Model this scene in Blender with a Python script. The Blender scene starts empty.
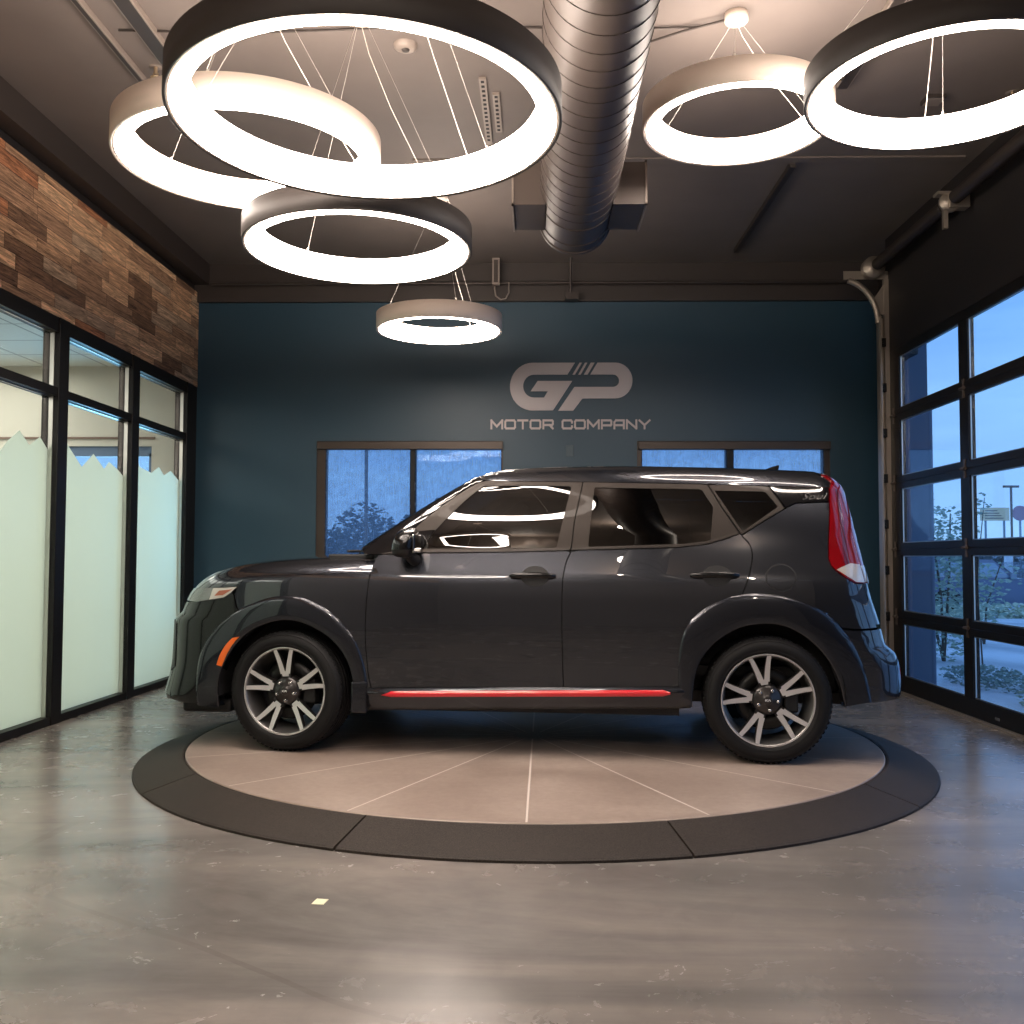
import bpy, bmesh, math, random
import numpy as np
from mathutils import Vector, Matrix
from mathutils.geometry import delaunay_2d_cdt
random.seed(7)
SC=bpy.context.scene; COL=SC.collection; PI=math.pi
def R(a): return math.radians(a)
# ------------------------------------------------------------------ materials
MATS={}
class NT:
    def __init__(s,name):
        s.m=bpy.data.materials.new(name); s.m.use_nodes=True; s.t=s.m.node_tree; s.t.nodes.clear()
        s.out=s.n('ShaderNodeOutputMaterial')
    def n(s,ty,**kw):
        x=s.t.nodes.new(ty)
        for k,v in kw.items():
            if k.startswith('i_'):
                key=k[2:]; key=int(key) if key.isdigit() else key.replace('_',' ')
                x.inputs[key].default_value=v
            else: setattr(x,k,v)
        return x
    def l(s,a,b): s.t.links.new(a,b)
    def math(s,op,a,b=None,c=None):
        x=s.n('ShaderNodeMath',operation=op)
        for i,v in enumerate((a,b,c)):
            if v is None: continue
            if isinstance(v,(int,float)): x.inputs[i].default_value=v
            else: s.l(v,x.inputs[i])
        return x.outputs[0]
    def ramp(s,fac,stops,interp='LINEAR'):
        x=s.n('ShaderNodeValToRGB'); cr=x.color_ramp; cr.interpolation=interp
        while len(cr.elements)<len(stops): cr.elements.new(.5)
        for e,(p,c) in zip(cr.elements,stops): e.position=p; e.color=(*c,1) if len(c)==3 else c
        s.l(fac,x.inputs[0]); return x.outputs[0]
    def mix(s,f,a,b,bt='MIX'):
        x=s.n('ShaderNodeMix',data_type='RGBA',blend_type=bt)
        for i,v in ((0,f),(6,a),(7,b)):
            if isinstance(v,(int,float)): x.inputs[i].default_value=v
            elif isinstance(v,tuple): x.inputs[i].default_value=(*v,1)
            else: s.l(v,x.inputs[i])
        return x.outputs[2]
    def noise(s,vec,scale,detail=4,rough=.5,dist=0.):
        x=s.n('ShaderNodeTexNoise'); x.inputs['Scale'].default_value=scale; x.inputs['Detail'].default_value=detail
        x.inputs['Roughness'].default_value=rough; x.inputs['Distortion'].default_value=dist
        if vec is not None: s.l(vec,x.inputs['Vector'])
        return x.outputs[0]
    def coord(s,which='Object',scale=(1,1,1),rot=(0,0,0)):
        c=s.n('ShaderNodeTexCoord'); mp=s.n('ShaderNodeMapping'); mp.inputs['Scale'].default_value=scale; mp.inputs['Rotation'].default_value=rot
        s.l(c.outputs[which],mp.inputs[0]); return mp.outputs[0]
    def bsdf(s,**kw):
        x=s.n('ShaderNodeBsdfPrincipled')
        for k,v in kw.items():
            k=k.replace('_',' ')
            if isinstance(v,tuple) and len(v)==3: v=(*v,1)
            if hasattr(v,'links') or isinstance(v,bpy.types.NodeSocket): s.l(v,x.inputs[k])
            else: x.inputs[k].default_value=v
        return x
    def bump(s,h,strength=.2,dist=.01):
        x=s.n('ShaderNodeBump'); x.inputs['Strength'].default_value=strength; x.inputs['Distance'].default_value=dist
        s.l(h,x.inputs['Height']); return x.outputs[0]
    def done(s,sh):
        s.l(sh.outputs[0] if hasattr(sh,'outputs') else sh,s.out.inputs[0]); MATS[s.m.name]=s.m; return s.m
def simple(name,col,rough=.5,metal=0.,coat=0.,bump=0.,bscale=60,var=0.,**kw):
    m=NT(name); v=m.coord(); nz=m.noise(v,bscale*.2,4)
    c=m.mix(m.math('MULTIPLY',nz,var) ,col,tuple(min(1,x*1.8+.02) for x in col)) if var else col
    a=dict(Base_Color=c,Roughness=rough,Metallic=metal,Coat_Weight=coat,Coat_Roughness=.03)
    if bump: a['Normal']=m.bump(m.noise(v,bscale,5),bump,.004)
    a.update(kw); return m.done(m.bsdf(**a))
def emis(name,col,st):
    m=NT(name); e=m.n('ShaderNodeEmission'); e.inputs[0].default_value=(*col,1); e.inputs[1].default_value=st; return m.done(e)
def glassmat(name,tint,refl=.06,rough=.0,power=5.):
    m=NT(name); tr=m.n('ShaderNodeBsdfTransparent'); tr.inputs[0].default_value=(*tint,1)
    gl=m.n('ShaderNodeBsdfGlossy'); gl.inputs['Roughness'].default_value=rough
    ge=m.n('ShaderNodeNewGeometry'); d=m.n('ShaderNodeVectorMath',operation='DOT_PRODUCT'); m.l(ge.outputs['Normal'],d.inputs[0]); m.l(ge.outputs['Incoming'],d.inputs[1])
    c=m.math('SUBTRACT',1.,m.math('MINIMUM',m.math('ABSOLUTE',d.outputs['Value']),1.)); f=m.math('ADD',refl,m.math('MULTIPLY',m.math('POWER',c,power),(1-refl)*.8))
    mx=m.n('ShaderNodeMixShader'); m.l(f,mx.inputs[0]); m.l(tr.outputs[0],mx.inputs[1]); m.l(gl.outputs[0],mx.inputs[2])
    return m.done(mx)
# ------------------------------------------------------------------ objects
def link(o,parent=None):
    COL.objects.link(o)
    if parent is not None: o.parent=parent
    return o
def thing(name,label,cat,loc=(0,0,0),rot=(0,0,0),group=None):
    o=bpy.data.objects.new(name,None); o.empty_display_size=.05; link(o); o.location=loc; o.rotation_euler=rot
    o['label']=label; o['category']=cat
    if group: o['group']=group
    return o
def tag(o,label,cat,group=None,kind=None):
    o['label']=label; o['category']=cat
    if group: o['group']=group
    if kind: o['kind']=kind
    return o
class MB:
    "collects shapes into one mesh"
    def __init__(s): s.v=[];s.f=[];s.mi=[];s.nm=[];s.sm=[]
    def add(s,v,f,mi=0,smooth=False,nm=None):
        b=len(s.v); s.v+= [tuple(map(float,p)) for p in v]
        for i,q in enumerate(f):
            s.f.append(tuple(b+int(k) for k in q)); s.mi.append(mi); s.sm.append(smooth); s.nm.append(None if nm is None else nm[i])
        return s
    def box(s,x0,x1,y0,y1,z0,z1,mi=0,bev=0.,M=None):
        bm=bmesh.new(); bmesh.ops.create_cube(bm,size=1.)
        bmesh.ops.scale(bm,vec=(abs(x1-x0),abs(y1-y0),abs(z1-z0)),verts=bm.verts); bmesh.ops.translate(bm,vec=((x0+x1)/2,(y0+y1)/2,(z0+z1)/2),verts=bm.verts)
        if bev>0: bmesh.ops.bevel(bm,geom=list(bm.edges),offset=bev,segments=2,profile=.5,affect='EDGES')
        return s.bm(bm,mi,M=M)
    def bm(s,bm,mi=0,smooth=False,M=None):
        if M is not None: bmesh.ops.transform(bm,matrix=M,verts=bm.verts)
        bm.verts.index_update(); s.add([v.co[:] for v in bm.verts],[[v.index for v in f.verts] for f in bm.faces],mi,smooth); bm.free(); return s
    def tube(s,pts,r,mi=0,n=10,cap=True,smooth=True,closed=False):
        P=[Vector(p) for p in pts]; rs=r if hasattr(r,'__len__') else [r]*len(P); V=[];F=[]
        up=None
        for i,p in enumerate(P):
            if closed: t=(P[(i+1)%len(P)]-P[i-1]).normalized()
            else: t=(P[min(i+1,len(P)-1)]-P[max(i-1,0)]).normalized()
            if up is None: up=t.orthogonal().normalized()
            up=(up-t*up.dot(t)); up=up.normalized() if up.length>1e-6 else t.orthogonal().normalized()
            w=t.cross(up)
            for k in range(n):
                a=2*PI*k/n; V.append(p+(up*math.cos(a)+w*math.sin(a))*rs[i])
        m=len(P)
        for i in range(m if closed else m-1):
            for k in range(n): F.append((i*n+k,i*n+(k+1)%n,((i+1)%m)*n+(k+1)%n,((i+1)%m)*n+k))
        s.add(V,F,mi,smooth)
        if cap and not closed:
            s.add(V[:n],[tuple(range(n-1,-1,-1))],mi); s.add(V[-n:],[tuple(range(n))],mi)
        return s
    def lathe(s,prof,c=(0,0,0),axis='Z',n=48,mi=0,smooth=True,closed=False,M=None):
        "prof: list of (r,h)"
        V=[];F=[];m=len(prof)
        for k in range(n):
            a=2*PI*k/n
            for r,h in prof:
                x,y,z=r*math.cos(a),r*math.sin(a),h
                if axis=='Y': x,y,z=x,h,y
                elif axis=='X': x,y,z=h,x,y
                p=Vector((x+c[0],y+c[1],z+c[2])); V.append(M@p if M else p)
        for k in range(n):
            for j in range(m if closed else m-1):
                j2=(j+1)%m; q=(k*m+j,((k+1)%n)*m+j,((k+1)%n)*m+j2,k*m+j2)
                F.append(q if axis!='Y' else q[::-1])
        return s.add(V,F,mi,smooth)
    def prism(s,poly,h0,h1,plane='XY',mi=0,M=None):
        "poly in 2-D, extruded between h0 and h1 along the third axis (concave allowed)"
        poly=[tuple(map(float,p[:2])) for p in poly]; n=len(poly)
        res=delaunay_2d_cdt([Vector(p) for p in poly],[(i,(i+1)%n) for i in range(n)],[list(range(n))],1,1e-7)
        vs,_,fs=res[0],res[1],res[2]
        def P(p,h):
            q=Vector((p[0],p[1],h)) if plane=='XY' else Vector((p[0],h,p[1])) if plane=='XZ' else Vector((h,p[0],p[1]))
            return M@q if M else q
        V=[P(p,h0) for p in vs]+[P(p,h1) for p in vs]; k=len(vs)
        F=[tuple(f) for f in fs]+[tuple(i+k for i in reversed(f)) for f in fs]
        s.add(V,F,mi)
        W=[P(p,h0) for p in poly]+[P(p,h1) for p in poly]
        return s.add(W,[(i,(i+1)%n,(i+1)%n+n,i+n) for i in range(n)],mi)
    def ball(s,c,r,mi=0,seg=16,sc=(1,1,1)):
        bm=bmesh.new(); bmesh.ops.create_uvsphere(bm,u_segments=seg,v_segments=max(6,seg//2),radius=r)
        bmesh.ops.scale(bm,vec=sc,verts=bm.verts); bmesh.ops.translate(bm,vec=c,verts=bm.verts); return s.bm(bm,mi,True)
    def build(s,name,mats,parent=None,loc=None,rot=None):
        me=bpy.data.meshes.new(name); me.from_pydata(s.v,[],s.f)
        if not isinstance(mats,(list,tuple)): mats=[mats]
        for m in mats: me.materials.append(MATS[m] if isinstance(m,str) else m)
        me.polygons.foreach_set('material_index',s.mi); me.polygons.foreach_set('use_smooth',s.sm)
        if any(x is not None for x in s.nm):
            me.polygons.foreach_set('use_smooth',[True]*len(s.f))
            L=[]
            for p,nm in zip(me.polygons,s.nm):
                if nm is None: L+= [tuple(p.normal)]*len(p.vertices)
                else: L+= [tuple(map(float,q)) for q in nm]
            me.update(); me.normals_split_custom_set(L)
        me.update()
        o=bpy.data.objects.new(name,me); link(o,parent)
        if loc is not None: o.location=loc
        if rot is not None: o.rotation_euler=rot
        return o
def boxo(name,mat,x0,x1,y0,y1,z0,z1,parent=None,bev=0.): return MB().box(x0,x1,y0,y1,z0,z1,bev=bev).build(name,mat,parent)
def struct(o): o['kind']='structure'; return o
def copy_tree(o,parent=None):
    c=o.copy(); COL.objects.link(c); c.parent=parent
    for ch in [x for x in bpy.data.objects if x.parent==o]: copy_tree(ch,c)
    return c
# stroke letters, unit height
GL={'M':(1.5,[[(0,0),(0,1),(.75,.25),(1.5,1),(1.5,0)]]),'O':(1.35,[[(.14,0),(1.21,0),(1.35,.16),(1.35,.84),(1.21,1),(.14,1),(0,.84),(0,.16),(.14,0)]]),
 'T':(1.3,[[(0,1),(1.3,1)],[(.65,1),(.65,0)]]),'R':(1.3,[[(0,0),(0,1),(1.2,1),(1.3,.88),(1.3,.55),(1.2,.42),(0,.42)],[(.85,.42),(1.3,0)]]),
 'C':(1.3,[[(1.3,.72),(1.3,.84),(1.17,1),(.14,1),(0,.84),(0,.16),(.14,0),(1.17,0),(1.3,.16),(1.3,.28)]]),
 'P':(1.3,[[(0,0),(0,1),(1.2,1),(1.3,.88),(1.3,.5),(1.2,.38),(0,.38)]]),'A':(1.3,[[(0,0),(0,.75),(.22,1),(1.3,1),(1.3,0)],[(0,.4),(1.3,.4)]]),
 'N':(1.3,[[(0,0),(0,1),(1.3,0),(1.3,1)]]),'Y':(1.4,[[(0,1),(.7,.42),(1.4,1)],[(.7,.42),(.7,0)]]),'K':(1.2,[[(0,0),(0,1)],[(1.1,1),(.1,.5),(1.2,0)]]),
 'I':(0,[[(0,0),(0,1)]]),' ':(.5,[]),'V':(1.2,[[(0,0),(.6,1),(1.2,0)]]),'S':(1.2,[[(1.2,1),(0,1),(0,.5),(1.2,.5),(1.2,0),(0,0)]]),'U':(1.2,[[(0,1),(0,0),(1.2,0),(1.2,1)]]),'L':(1.1,[[(0,1),(0,0),(1.1,0)]])}
def letter(ch,t=.24):
    "list of quads (2-D) for one letter"
    w,st=GL[ch]; out=[]
    for s in st:
        for a,b in zip(s[:-1],s[1:]):
            dx,dy=b[0]-a[0],b[1]-a[1]; L=math.hypot(dx,dy); ux,uy=dx/L*t/2,dy/L*t/2
            q=[(a[0]-ux*.9-uy,a[1]-uy*.9+ux),(a[0]-ux*.9+uy,a[1]-uy*.9-ux),(b[0]+ux*.9+uy,b[1]+uy*.9-ux),(b[0]+ux*.9-uy,b[1]+uy*.9+ux)]
            out.append(q)
    return w,out
# ------------------------------------------------------------------ car surface
def hermite(xs,ys):
    xs=np.array(xs,float);ys=np.array(ys,float)
    h=np.diff(xs);d=np.diff(ys)/h
    m=np.zeros(len(xs));m[0]=d[0];m[-1]=d[-1]
    for i in range(1,len(xs)-1):
        if d[i-1]*d[i]>0:
            w1=2*h[i]+h[i-1];w2=h[i]+2*h[i-1];m[i]=(w1+w2)/(w1/d[i-1]+w2/d[i])
    def f(x):
        x=np.asarray(x,float);k=np.clip(np.searchsorted(xs,x)-1,0,len(xs)-2)
        t=(x-xs[k])/h[k];lo=x<xs[0];hi=x>xs[-1]
        t2=t*t;t3=t2*t
        r=ys[k]*(2*t3-3*t2+1)+h[k]*m[k]*(t3-2*t2+t)+ys[k+1]*(3*t2-2*t3)+h[k]*m[k+1]*(t3-t2)
        r=np.where(lo,ys[0]+m[0]*(x-xs[0]),r);r=np.where(hi,ys[-1]+m[-1]*(x-xs[-1]),r)
        return r
    return f
WID=hermite([.10,.22,.30,.36,.42,.55,.72,.86,.95,.99,1.03,1.08,1.14,1.25,1.40,1.50,1.62,1.75],
            [.80,.85,.872,.878,.880,.887,.8925,.8930,.8880,.8820,.8705,.8570,.843,.8235,.784,.750,.70,.63])
HOOD=hermite([-2.6,-2.3,-2.12,-2.03,-1.93,-1.80,-1.62,-1.40,-1.15,-.9,-.3],
             [.30,.62,.86,.935,.985,1.028,1.070,1.098,1.112,1.118,1.12])
ROOF=hermite([-.6,-.3,-.1,.1,.5,.95,1.4,1.75,2.1],[1.525,1.600,1.622,1.630,1.634,1.624,1.606,1.586,1.55])
NOSE=hermite([.10,.19,.27,.36,.49,.63,.72,.76,.83,.90,1.0,1.2],
             [-2.0,-2.10,-2.23,-2.205,-2.175,-2.165,-2.16,-2.12,-2.085,-2.05,-1.98,-1.7])
TAIL=hermite([.15,.26,.31,.39,.50,.585,.62,.71,.80,.89,1.0,1.18,1.35,1.49,1.57,1.7],
             [1.99,2.03,2.065,2.085,2.08,2.055,2.01,1.985,1.958,1.93,1.905,1.865,1.83,1.795,1.745,1.6])
def fil(a,b,r):
    return np.where((a>-r)&(b>-r),-r+np.sqrt(np.maximum(a+r,0)**2+np.maximum(b+r,0)**2),np.maximum(a,b))
def dside(x,y,z):
    w=WID(z)-.055*np.clip((-1.2-x)/.9,0,2)**2*1.0-.05*np.clip((x-1.15)/.9,0,2)**2
    w=w-np.clip((z-1.03)/.5,0,1)*(.05*np.clip((-.1-x)/.9,0,2)**1.5+.05*np.clip((x-.9)/1.0,0,2)**2)
    return np.abs(y)-w
def PL(x,y,z):
    "lower body + hood"
    df=NOSE(z)-x+.11*y*y; dr=x-TAIL(z)+.10*y*y
    e=fil(fil(dside(x,y,z),df,.26),dr,.12)
    return fil(e,(z-HOOD(x+.05*y*y)+.045*y*y)*.95,.09)
def PC(x,y,z):
    "cabin"
    dr=x-TAIL(z)+.10*y*y
    ws=(z-(1.132+.672*(x+1.10-.16*y*y)-.10*np.maximum(x+.9,0)**2))*.85
    e=fil(fil(dside(x,y,z),ws,.05),dr,.12)
    return fil(e,fil(z-ROOF(x)+.05*y*y,ws,.02),.10)
def PB(x,y,z):
    "whole side: lower body below the belt, cabin from the belt to the roof"
    return np.where((x<-1.0)|(z<1.04),PLs(x,y,z),PC(x,y,z))
def PLs(x,y,z):
    df=NOSE(z)-x+.11*y*y; dr=x-TAIL(z)+.10*y*y
    e=fil(fil(dside(x,y,z),df,.26),dr,.12)
    return np.where(x<-.85,fil(e,(z-HOOD(x+.05*y*y)+.045*y*y)*.95,.09),e)
def cast(P,o,d,t0=0.,t1=1.5,n=40):
    "o,d (N,3): from inside along d to the surface"
    o=np.atleast_2d(np.asarray(o,float));d=np.atleast_2d(np.asarray(d,float))
    a=np.full(len(o),t0);b=np.full(len(o),t1)
    for _ in range(n):
        m=(a+b)/2;q=o+d*m[:,None];ins=P(q[:,0],q[:,1],q[:,2])<0
        a=np.where(ins,m,a);b=np.where(ins,b,m)
    return o+d*((a+b)/2)[:,None]
def grad(P,q,e=2e-3):
    g=np.stack([P(*(q+np.eye(3)[k]*e).T)-P(*(q-np.eye(3)[k]*e).T) for k in range(3)],1)
    return g/np.maximum(np.linalg.norm(g,axis=1),1e-9)[:,None]
# ------------------------------------------------------------------ sheets of car body
def resample(pts,step):
    pts=np.asarray(pts,float); out=[]
    for a,b in zip(pts,np.roll(pts,-1,0)):
        L=np.linalg.norm(b-a); k=max(1,int(math.ceil(L/step-1e-6)))
        if L<1e-6: continue
        for i in range(k): out.append(a+(b-a)*i/k)
    return np.array(out)
def sp(pts,n=6):
    "Catmull-Rom through the points"
    p=np.array(pts,float); q=np.vstack([2*p[0]-p[1],p,2*p[-1]-p[-2]]); out=[]
    for i in range(1,len(q)-2):
        for k in range(n):
            t=k/n; out.append(.5*((2*q[i])+(-q[i-1]+q[i+1])*t+(2*q[i-1]-5*q[i]+4*q[i+1]-q[i+2])*t*t+(-q[i-1]+3*q[i]-3*q[i+1]+q[i+2])*t**3))
    out.append(p[-1]); return [tuple(x) for x in out]
def area2(p): x,y=p[:,0],p[:,1]; return .5*np.sum(x*np.roll(y,-1)-y*np.roll(x,-1))
def inside(pt,poly):
    x,y=pt[:,0],pt[:,1]; r=np.zeros(len(pt),bool)
    for a,b in zip(poly,np.roll(poly,-1,0)):
        c=((a[1]>y)!=(b[1]>y)); r^= c&(x<(b[0]-a[0])*(y-a[1])/((b[1]-a[1])+1e-12)+a[0])
    return r
def insetp(p,g):
    if g==0: return p
    if area2(p)<0: g=-g
    a=p-np.roll(p,1,0); b=np.roll(p,-1,0)-p
    na=np.stack([-a[:,1],a[:,0]],1)/np.maximum(np.linalg.norm(a,axis=1),1e-9)[:,None]; nb=np.stack([-b[:,1],b[:,0]],1)/np.maximum(np.linalg.norm(b,axis=1),1e-9)[:,None]
    m=na+nb; m/=np.maximum(np.linalg.norm(m,axis=1),1e-9)[:,None]; k=1/np.maximum((m*na).sum(1),.5)
    return p+m*(g*k)[:,None]
DIRS={'side':((0,2),(0,-1,0)),'top':((0,1),(0,0,1)),'front':((1,2),(-1,0,0)),'rear':((1,2),(1,0,0))}
def proj_pts(p2,P,mode):
    n=len(p2); o=np.zeros((n,3)); ax,d=DIRS[mode]
    o[:,ax[0]]=p2[:,0]; o[:,ax[1]]=p2[:,1]
    if mode=='top': o[:,2]=.55
    if mode=='front': o[:,0]=-1.25
    if mode=='rear': o[:,0]=1.2
    return cast(P,o,np.tile(np.array(d,float),(n,1)))
def sheet(mb,outline,P,mode='side',mi=0,off=0.,step=.035,rim=.012,holes=(),gap=.0030,both=False,flip=False,clean=.45):
    pl=insetp(resample(outline,step*.7),gap); hs=[insetp(resample(h,step*.7),-0.0) for h in holes]
    vs=[Vector(p) for p in pl]; ed=[(i,(i+1)%len(pl)) for i in range(len(pl))]
    for h in hs:
        b=len(vs); vs+=[Vector(p) for p in h]; ed+=[(b+i,b+(i+1)%len(h)) for i in range(len(h))]
    lo=pl.min(0); hi=pl.max(0); gx=np.arange(lo[0]+step*.5,hi[0],step); gy=np.arange(lo[1]+step*.5,hi[1],step*.87)
    g=np.array([(x+(.5*step if j%2 else 0),y) for j,y in enumerate(gy) for x in gx])
    if len(g):
        k=inside(g,pl)
        for h in hs: k&=~inside(g,h)
        g=g[k]; bd=np.vstack([pl]+hs)
        if len(g): g=g[np.array([np.min(np.hypot(*(bd-q).T)) for q in g])>step*clean]
        vs+=[Vector(q) for q in g]
    res=delaunay_2d_cdt(vs,ed,[],0,1e-6); V2=np.array([tuple(v) for v in res[0]]); F=[f for f in res[2]]
    cen=np.array([V2[list(f)].mean(0) for f in F]); k=inside(cen,pl)
    for h in hs: k&=~inside(cen,h)
    F=[f for f,q in zip(F,k) if q]
    V3=proj_pts(V2,P,mode); N=grad(P,V3); V3=V3+N*off
    # orientation
    if F:
        T=np.array([f[:3] for f in F]); cr_=np.cross(V3[T[:,1]]-V3[T[:,0]],V3[T[:,2]]-V3[T[:,0]])
        if np.sum(cr_*N[T[:,0]])<0: F=[tuple(reversed(f)) for f in F]
    # boundary edges
    cnt={}
    for f in F:
        for i in range(len(f)):
            e=(f[i],f[(i+1)%len(f)]); cnt[e]=1
    be=[e for e in cnt if (e[1],e[0]) not in cnt]
    for s in ((1,-1) if both else ((-1,) if flip else (1,))):
        S=np.array([1,s,1.]); VV=V3*S; NN=N*S; FF=F if s==1 else [tuple(reversed(f)) for f in F]
        mb.add(VV,FF,mi,True,[[NN[i] for i in f] for f in FF])
        if rim:
            RV=[];RF=[];RN=[]
            for a,b in be:
                if s==-1: a,b=b,a
                k0=len(RV); pa,pb=VV[a],VV[b]; RV+=[pa,pb,pb-NN[b]*rim,pa-NN[a]*rim]; RF.append((k0+1,k0,k0+3,k0+2))
                e=pb-pa; n=np.cross(e,NN[a]+NN[b]); n=n/max(np.linalg.norm(n),1e-9); RN.append([n]*4)
            mb.add(RV,RF,mi,True,RN)
    return mb
def patch(mb,grid,P,mi=0,both=True):
    "grid: (n,m,3) points on the surface"
    n,m,_=grid.shape; V=grid.reshape(-1,3); N=grad(P,V)
    F=[(i*m+j,(i+1)*m+j,(i+1)*m+j+1,i*m+j+1) for i in range(n-1) for j in range(m-1)]
    a,b,c=[V[F[len(F)//2][i]] for i in range(3)]
    if np.dot(np.cross(b-a,c-a),N[F[len(F)//2][0]])<0: F=[tuple(reversed(f)) for f in F]
    for s in ((1,-1) if both else (1,)):
        S=np.array([1,s,1.]); FF=F if s==1 else [tuple(reversed(f)) for f in F]
        mb.add(V*S,FF,mi,True,[[(N*S)[i] for i in f] for f in FF])
    return mb
# outlines measured on the car, side view (x along the car, z up)
roofz=hermite([-.30,-.24,.022,.319,.644,1.011,1.343,1.675,1.8],[1.545,1.532,1.522,1.517,1.509,1.499,1.489,1.480,1.474])
hoodz=hermite([-1.62,-1.577,-1.445,-1.315,-1.083,-.854],[.962,.979,.986,.990,.999,1.006])
GAPF=sp([(-.82,1.104),(-.839,1.064),(-.853,1.016),(-.871,.852),(-.877,.652),(-.866,.50),(-.855,.407),(-.834,.341)])
GAPB_LO=sp([(.266,1.124),(.247,1.085),(.233,1.036),(.221,.95),(.219,.844),(.219,.638),(.227,.376)])
GAPB_HI=sp([(.327,1.516),(.305,1.40),(.284,1.295),(.266,1.124)],4)
RGAP=sp([(1.013,1.497),(1.09,1.36),(1.178,1.222),(1.223,1.172),(1.24,1.12),(1.232,1.049),(1.198,.939),(1.146,.834),(1.09,.75),(.966,.652),(.898,.56),(.863,.466),(.857,.394)],5)
BELT=lambda x: float(np.interp(x,[-.82,-.58,-.129,.258,.841,1.0,1.178],[1.104,1.115,1.119,1.13,1.147,1.165,1.222]))
FTOP=sp([(-.76,1.114),(-.692,1.182),(-.607,1.268),(-.49,1.369),(-.37,1.457),(-.30,1.502),(-.24,1.53)],4)
FAO=sp([(-1.877,.24),(-1.878,.36),(-1.868,.47),(-1.845,.55),(-1.797,.634),(-1.716,.721),(-1.604,.796),(-1.532,.828),(-1.428,.862),(-1.308,.872),(-1.199,.848),(-1.073,.781),(-.961,.667),(-.9,.545),(-.872,.43),(-.866,.33)],4)
FAI=sp([(-1.745,.235),(-1.741,.364),(-1.712,.47),(-1.631,.597),(-1.513,.690),(-1.353,.735),(-1.212,.712),(-1.072,.631),(-.985,.52),(-.950,.408),(-.925,.255)],4)
RAI=sp([(.915,.295),(.925,.424),(.958,.538),(1.043,.645),(1.166,.719),(1.301,.742),(1.412,.726),(1.523,.662),(1.612,.57),(1.675,.457),(1.712,.31)],4)
RAO=sp([(.842,.33),(.842,.464),(.852,.62),(.889,.728),(.985,.823),(1.10,.879),(1.224,.901),(1.365,.894),(1.507,.855),(1.618,.798),(1.701,.715),(1.768,.612),(1.82,.477),(1.849,.335)],4)
FC=(-1.328,.3372); RC=(1.312,.3372); WR=.3365
def flare(mb,outer,inner,n=60,mi=0,both=True,lift=.012,rear=0):
    def arc(p,n):
        p=np.array(p); s=np.r_[0,np.cumsum(np.hypot(*np.diff(p,axis=0).T))]; s/=s[-1]; t=np.linspace(0,1,n)
        return np.stack([np.interp(t,s,p[:,0]),np.interp(t,s,p[:,1])],1)
    A,B=arc(outer,n),arc(inner,n); prof=[(0,-.006),(.0,.004),(.10,lift*.75),(.25,lift),(.5,lift*1.1),(.75,lift*1.05),(.93,lift*.95),(1.,lift*.55),(1.0,-.015),(1.02,-.09)]
    G=[]
    for t,h in prof:
        p=A*(1-t)+B*t; q=proj_pts(p,PB,'side'); N=grad(PB,q); s_=np.linspace(0,1,n); w=np.clip((s_ if rear==0 else 1-s_)/.38,0,1); w=.12+.88*w*w*(3-2*w); hh=(h*w if h>0 else h+0*w)[:,None]; G.append(q+N*hh if h>-.05 else q+np.array([0,.08,0]))
    G=np.array(G).transpose(1,0,2); m=len(prof); V=G.reshape(-1,3)
    F=[(i*m+j,(i+1)*m+j,(i+1)*m+j+1,i*m+j+1) for i in range(n-1) for j in range(m-1)]
    a,b,c=[V[F[len(F)//2][i]] for i in range(3)]
    if np.cross(b-a,c-a)[1]>0: F=[f[::-1] for f in F]
    for s in ((1,-1) if both else (1,)):
        mb.add(V*np.array([1,s,1]),F if s==1 else [f[::-1] for f in F],mi,True)
    return mb
def cornerF(z):
    z=np.atleast_1d(z); x=NOSE(z)+.11*.36+.42; y=-.44+0*z
    return cast(PL,np.stack([x,y,z],1),np.tile([-.7071,-.7071,0.],(len(z),1)))
def cornerR(z,P=None):
    z=np.atleast_1d(z); x=TAIL(z)-.42
    w=-dside(x,0*z,z); y=-(w-.40)
    return cast(P or PLs,np.stack([x,y,z],1),np.tile([.7071,-.7071,0.],(len(z),1)))
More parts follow.
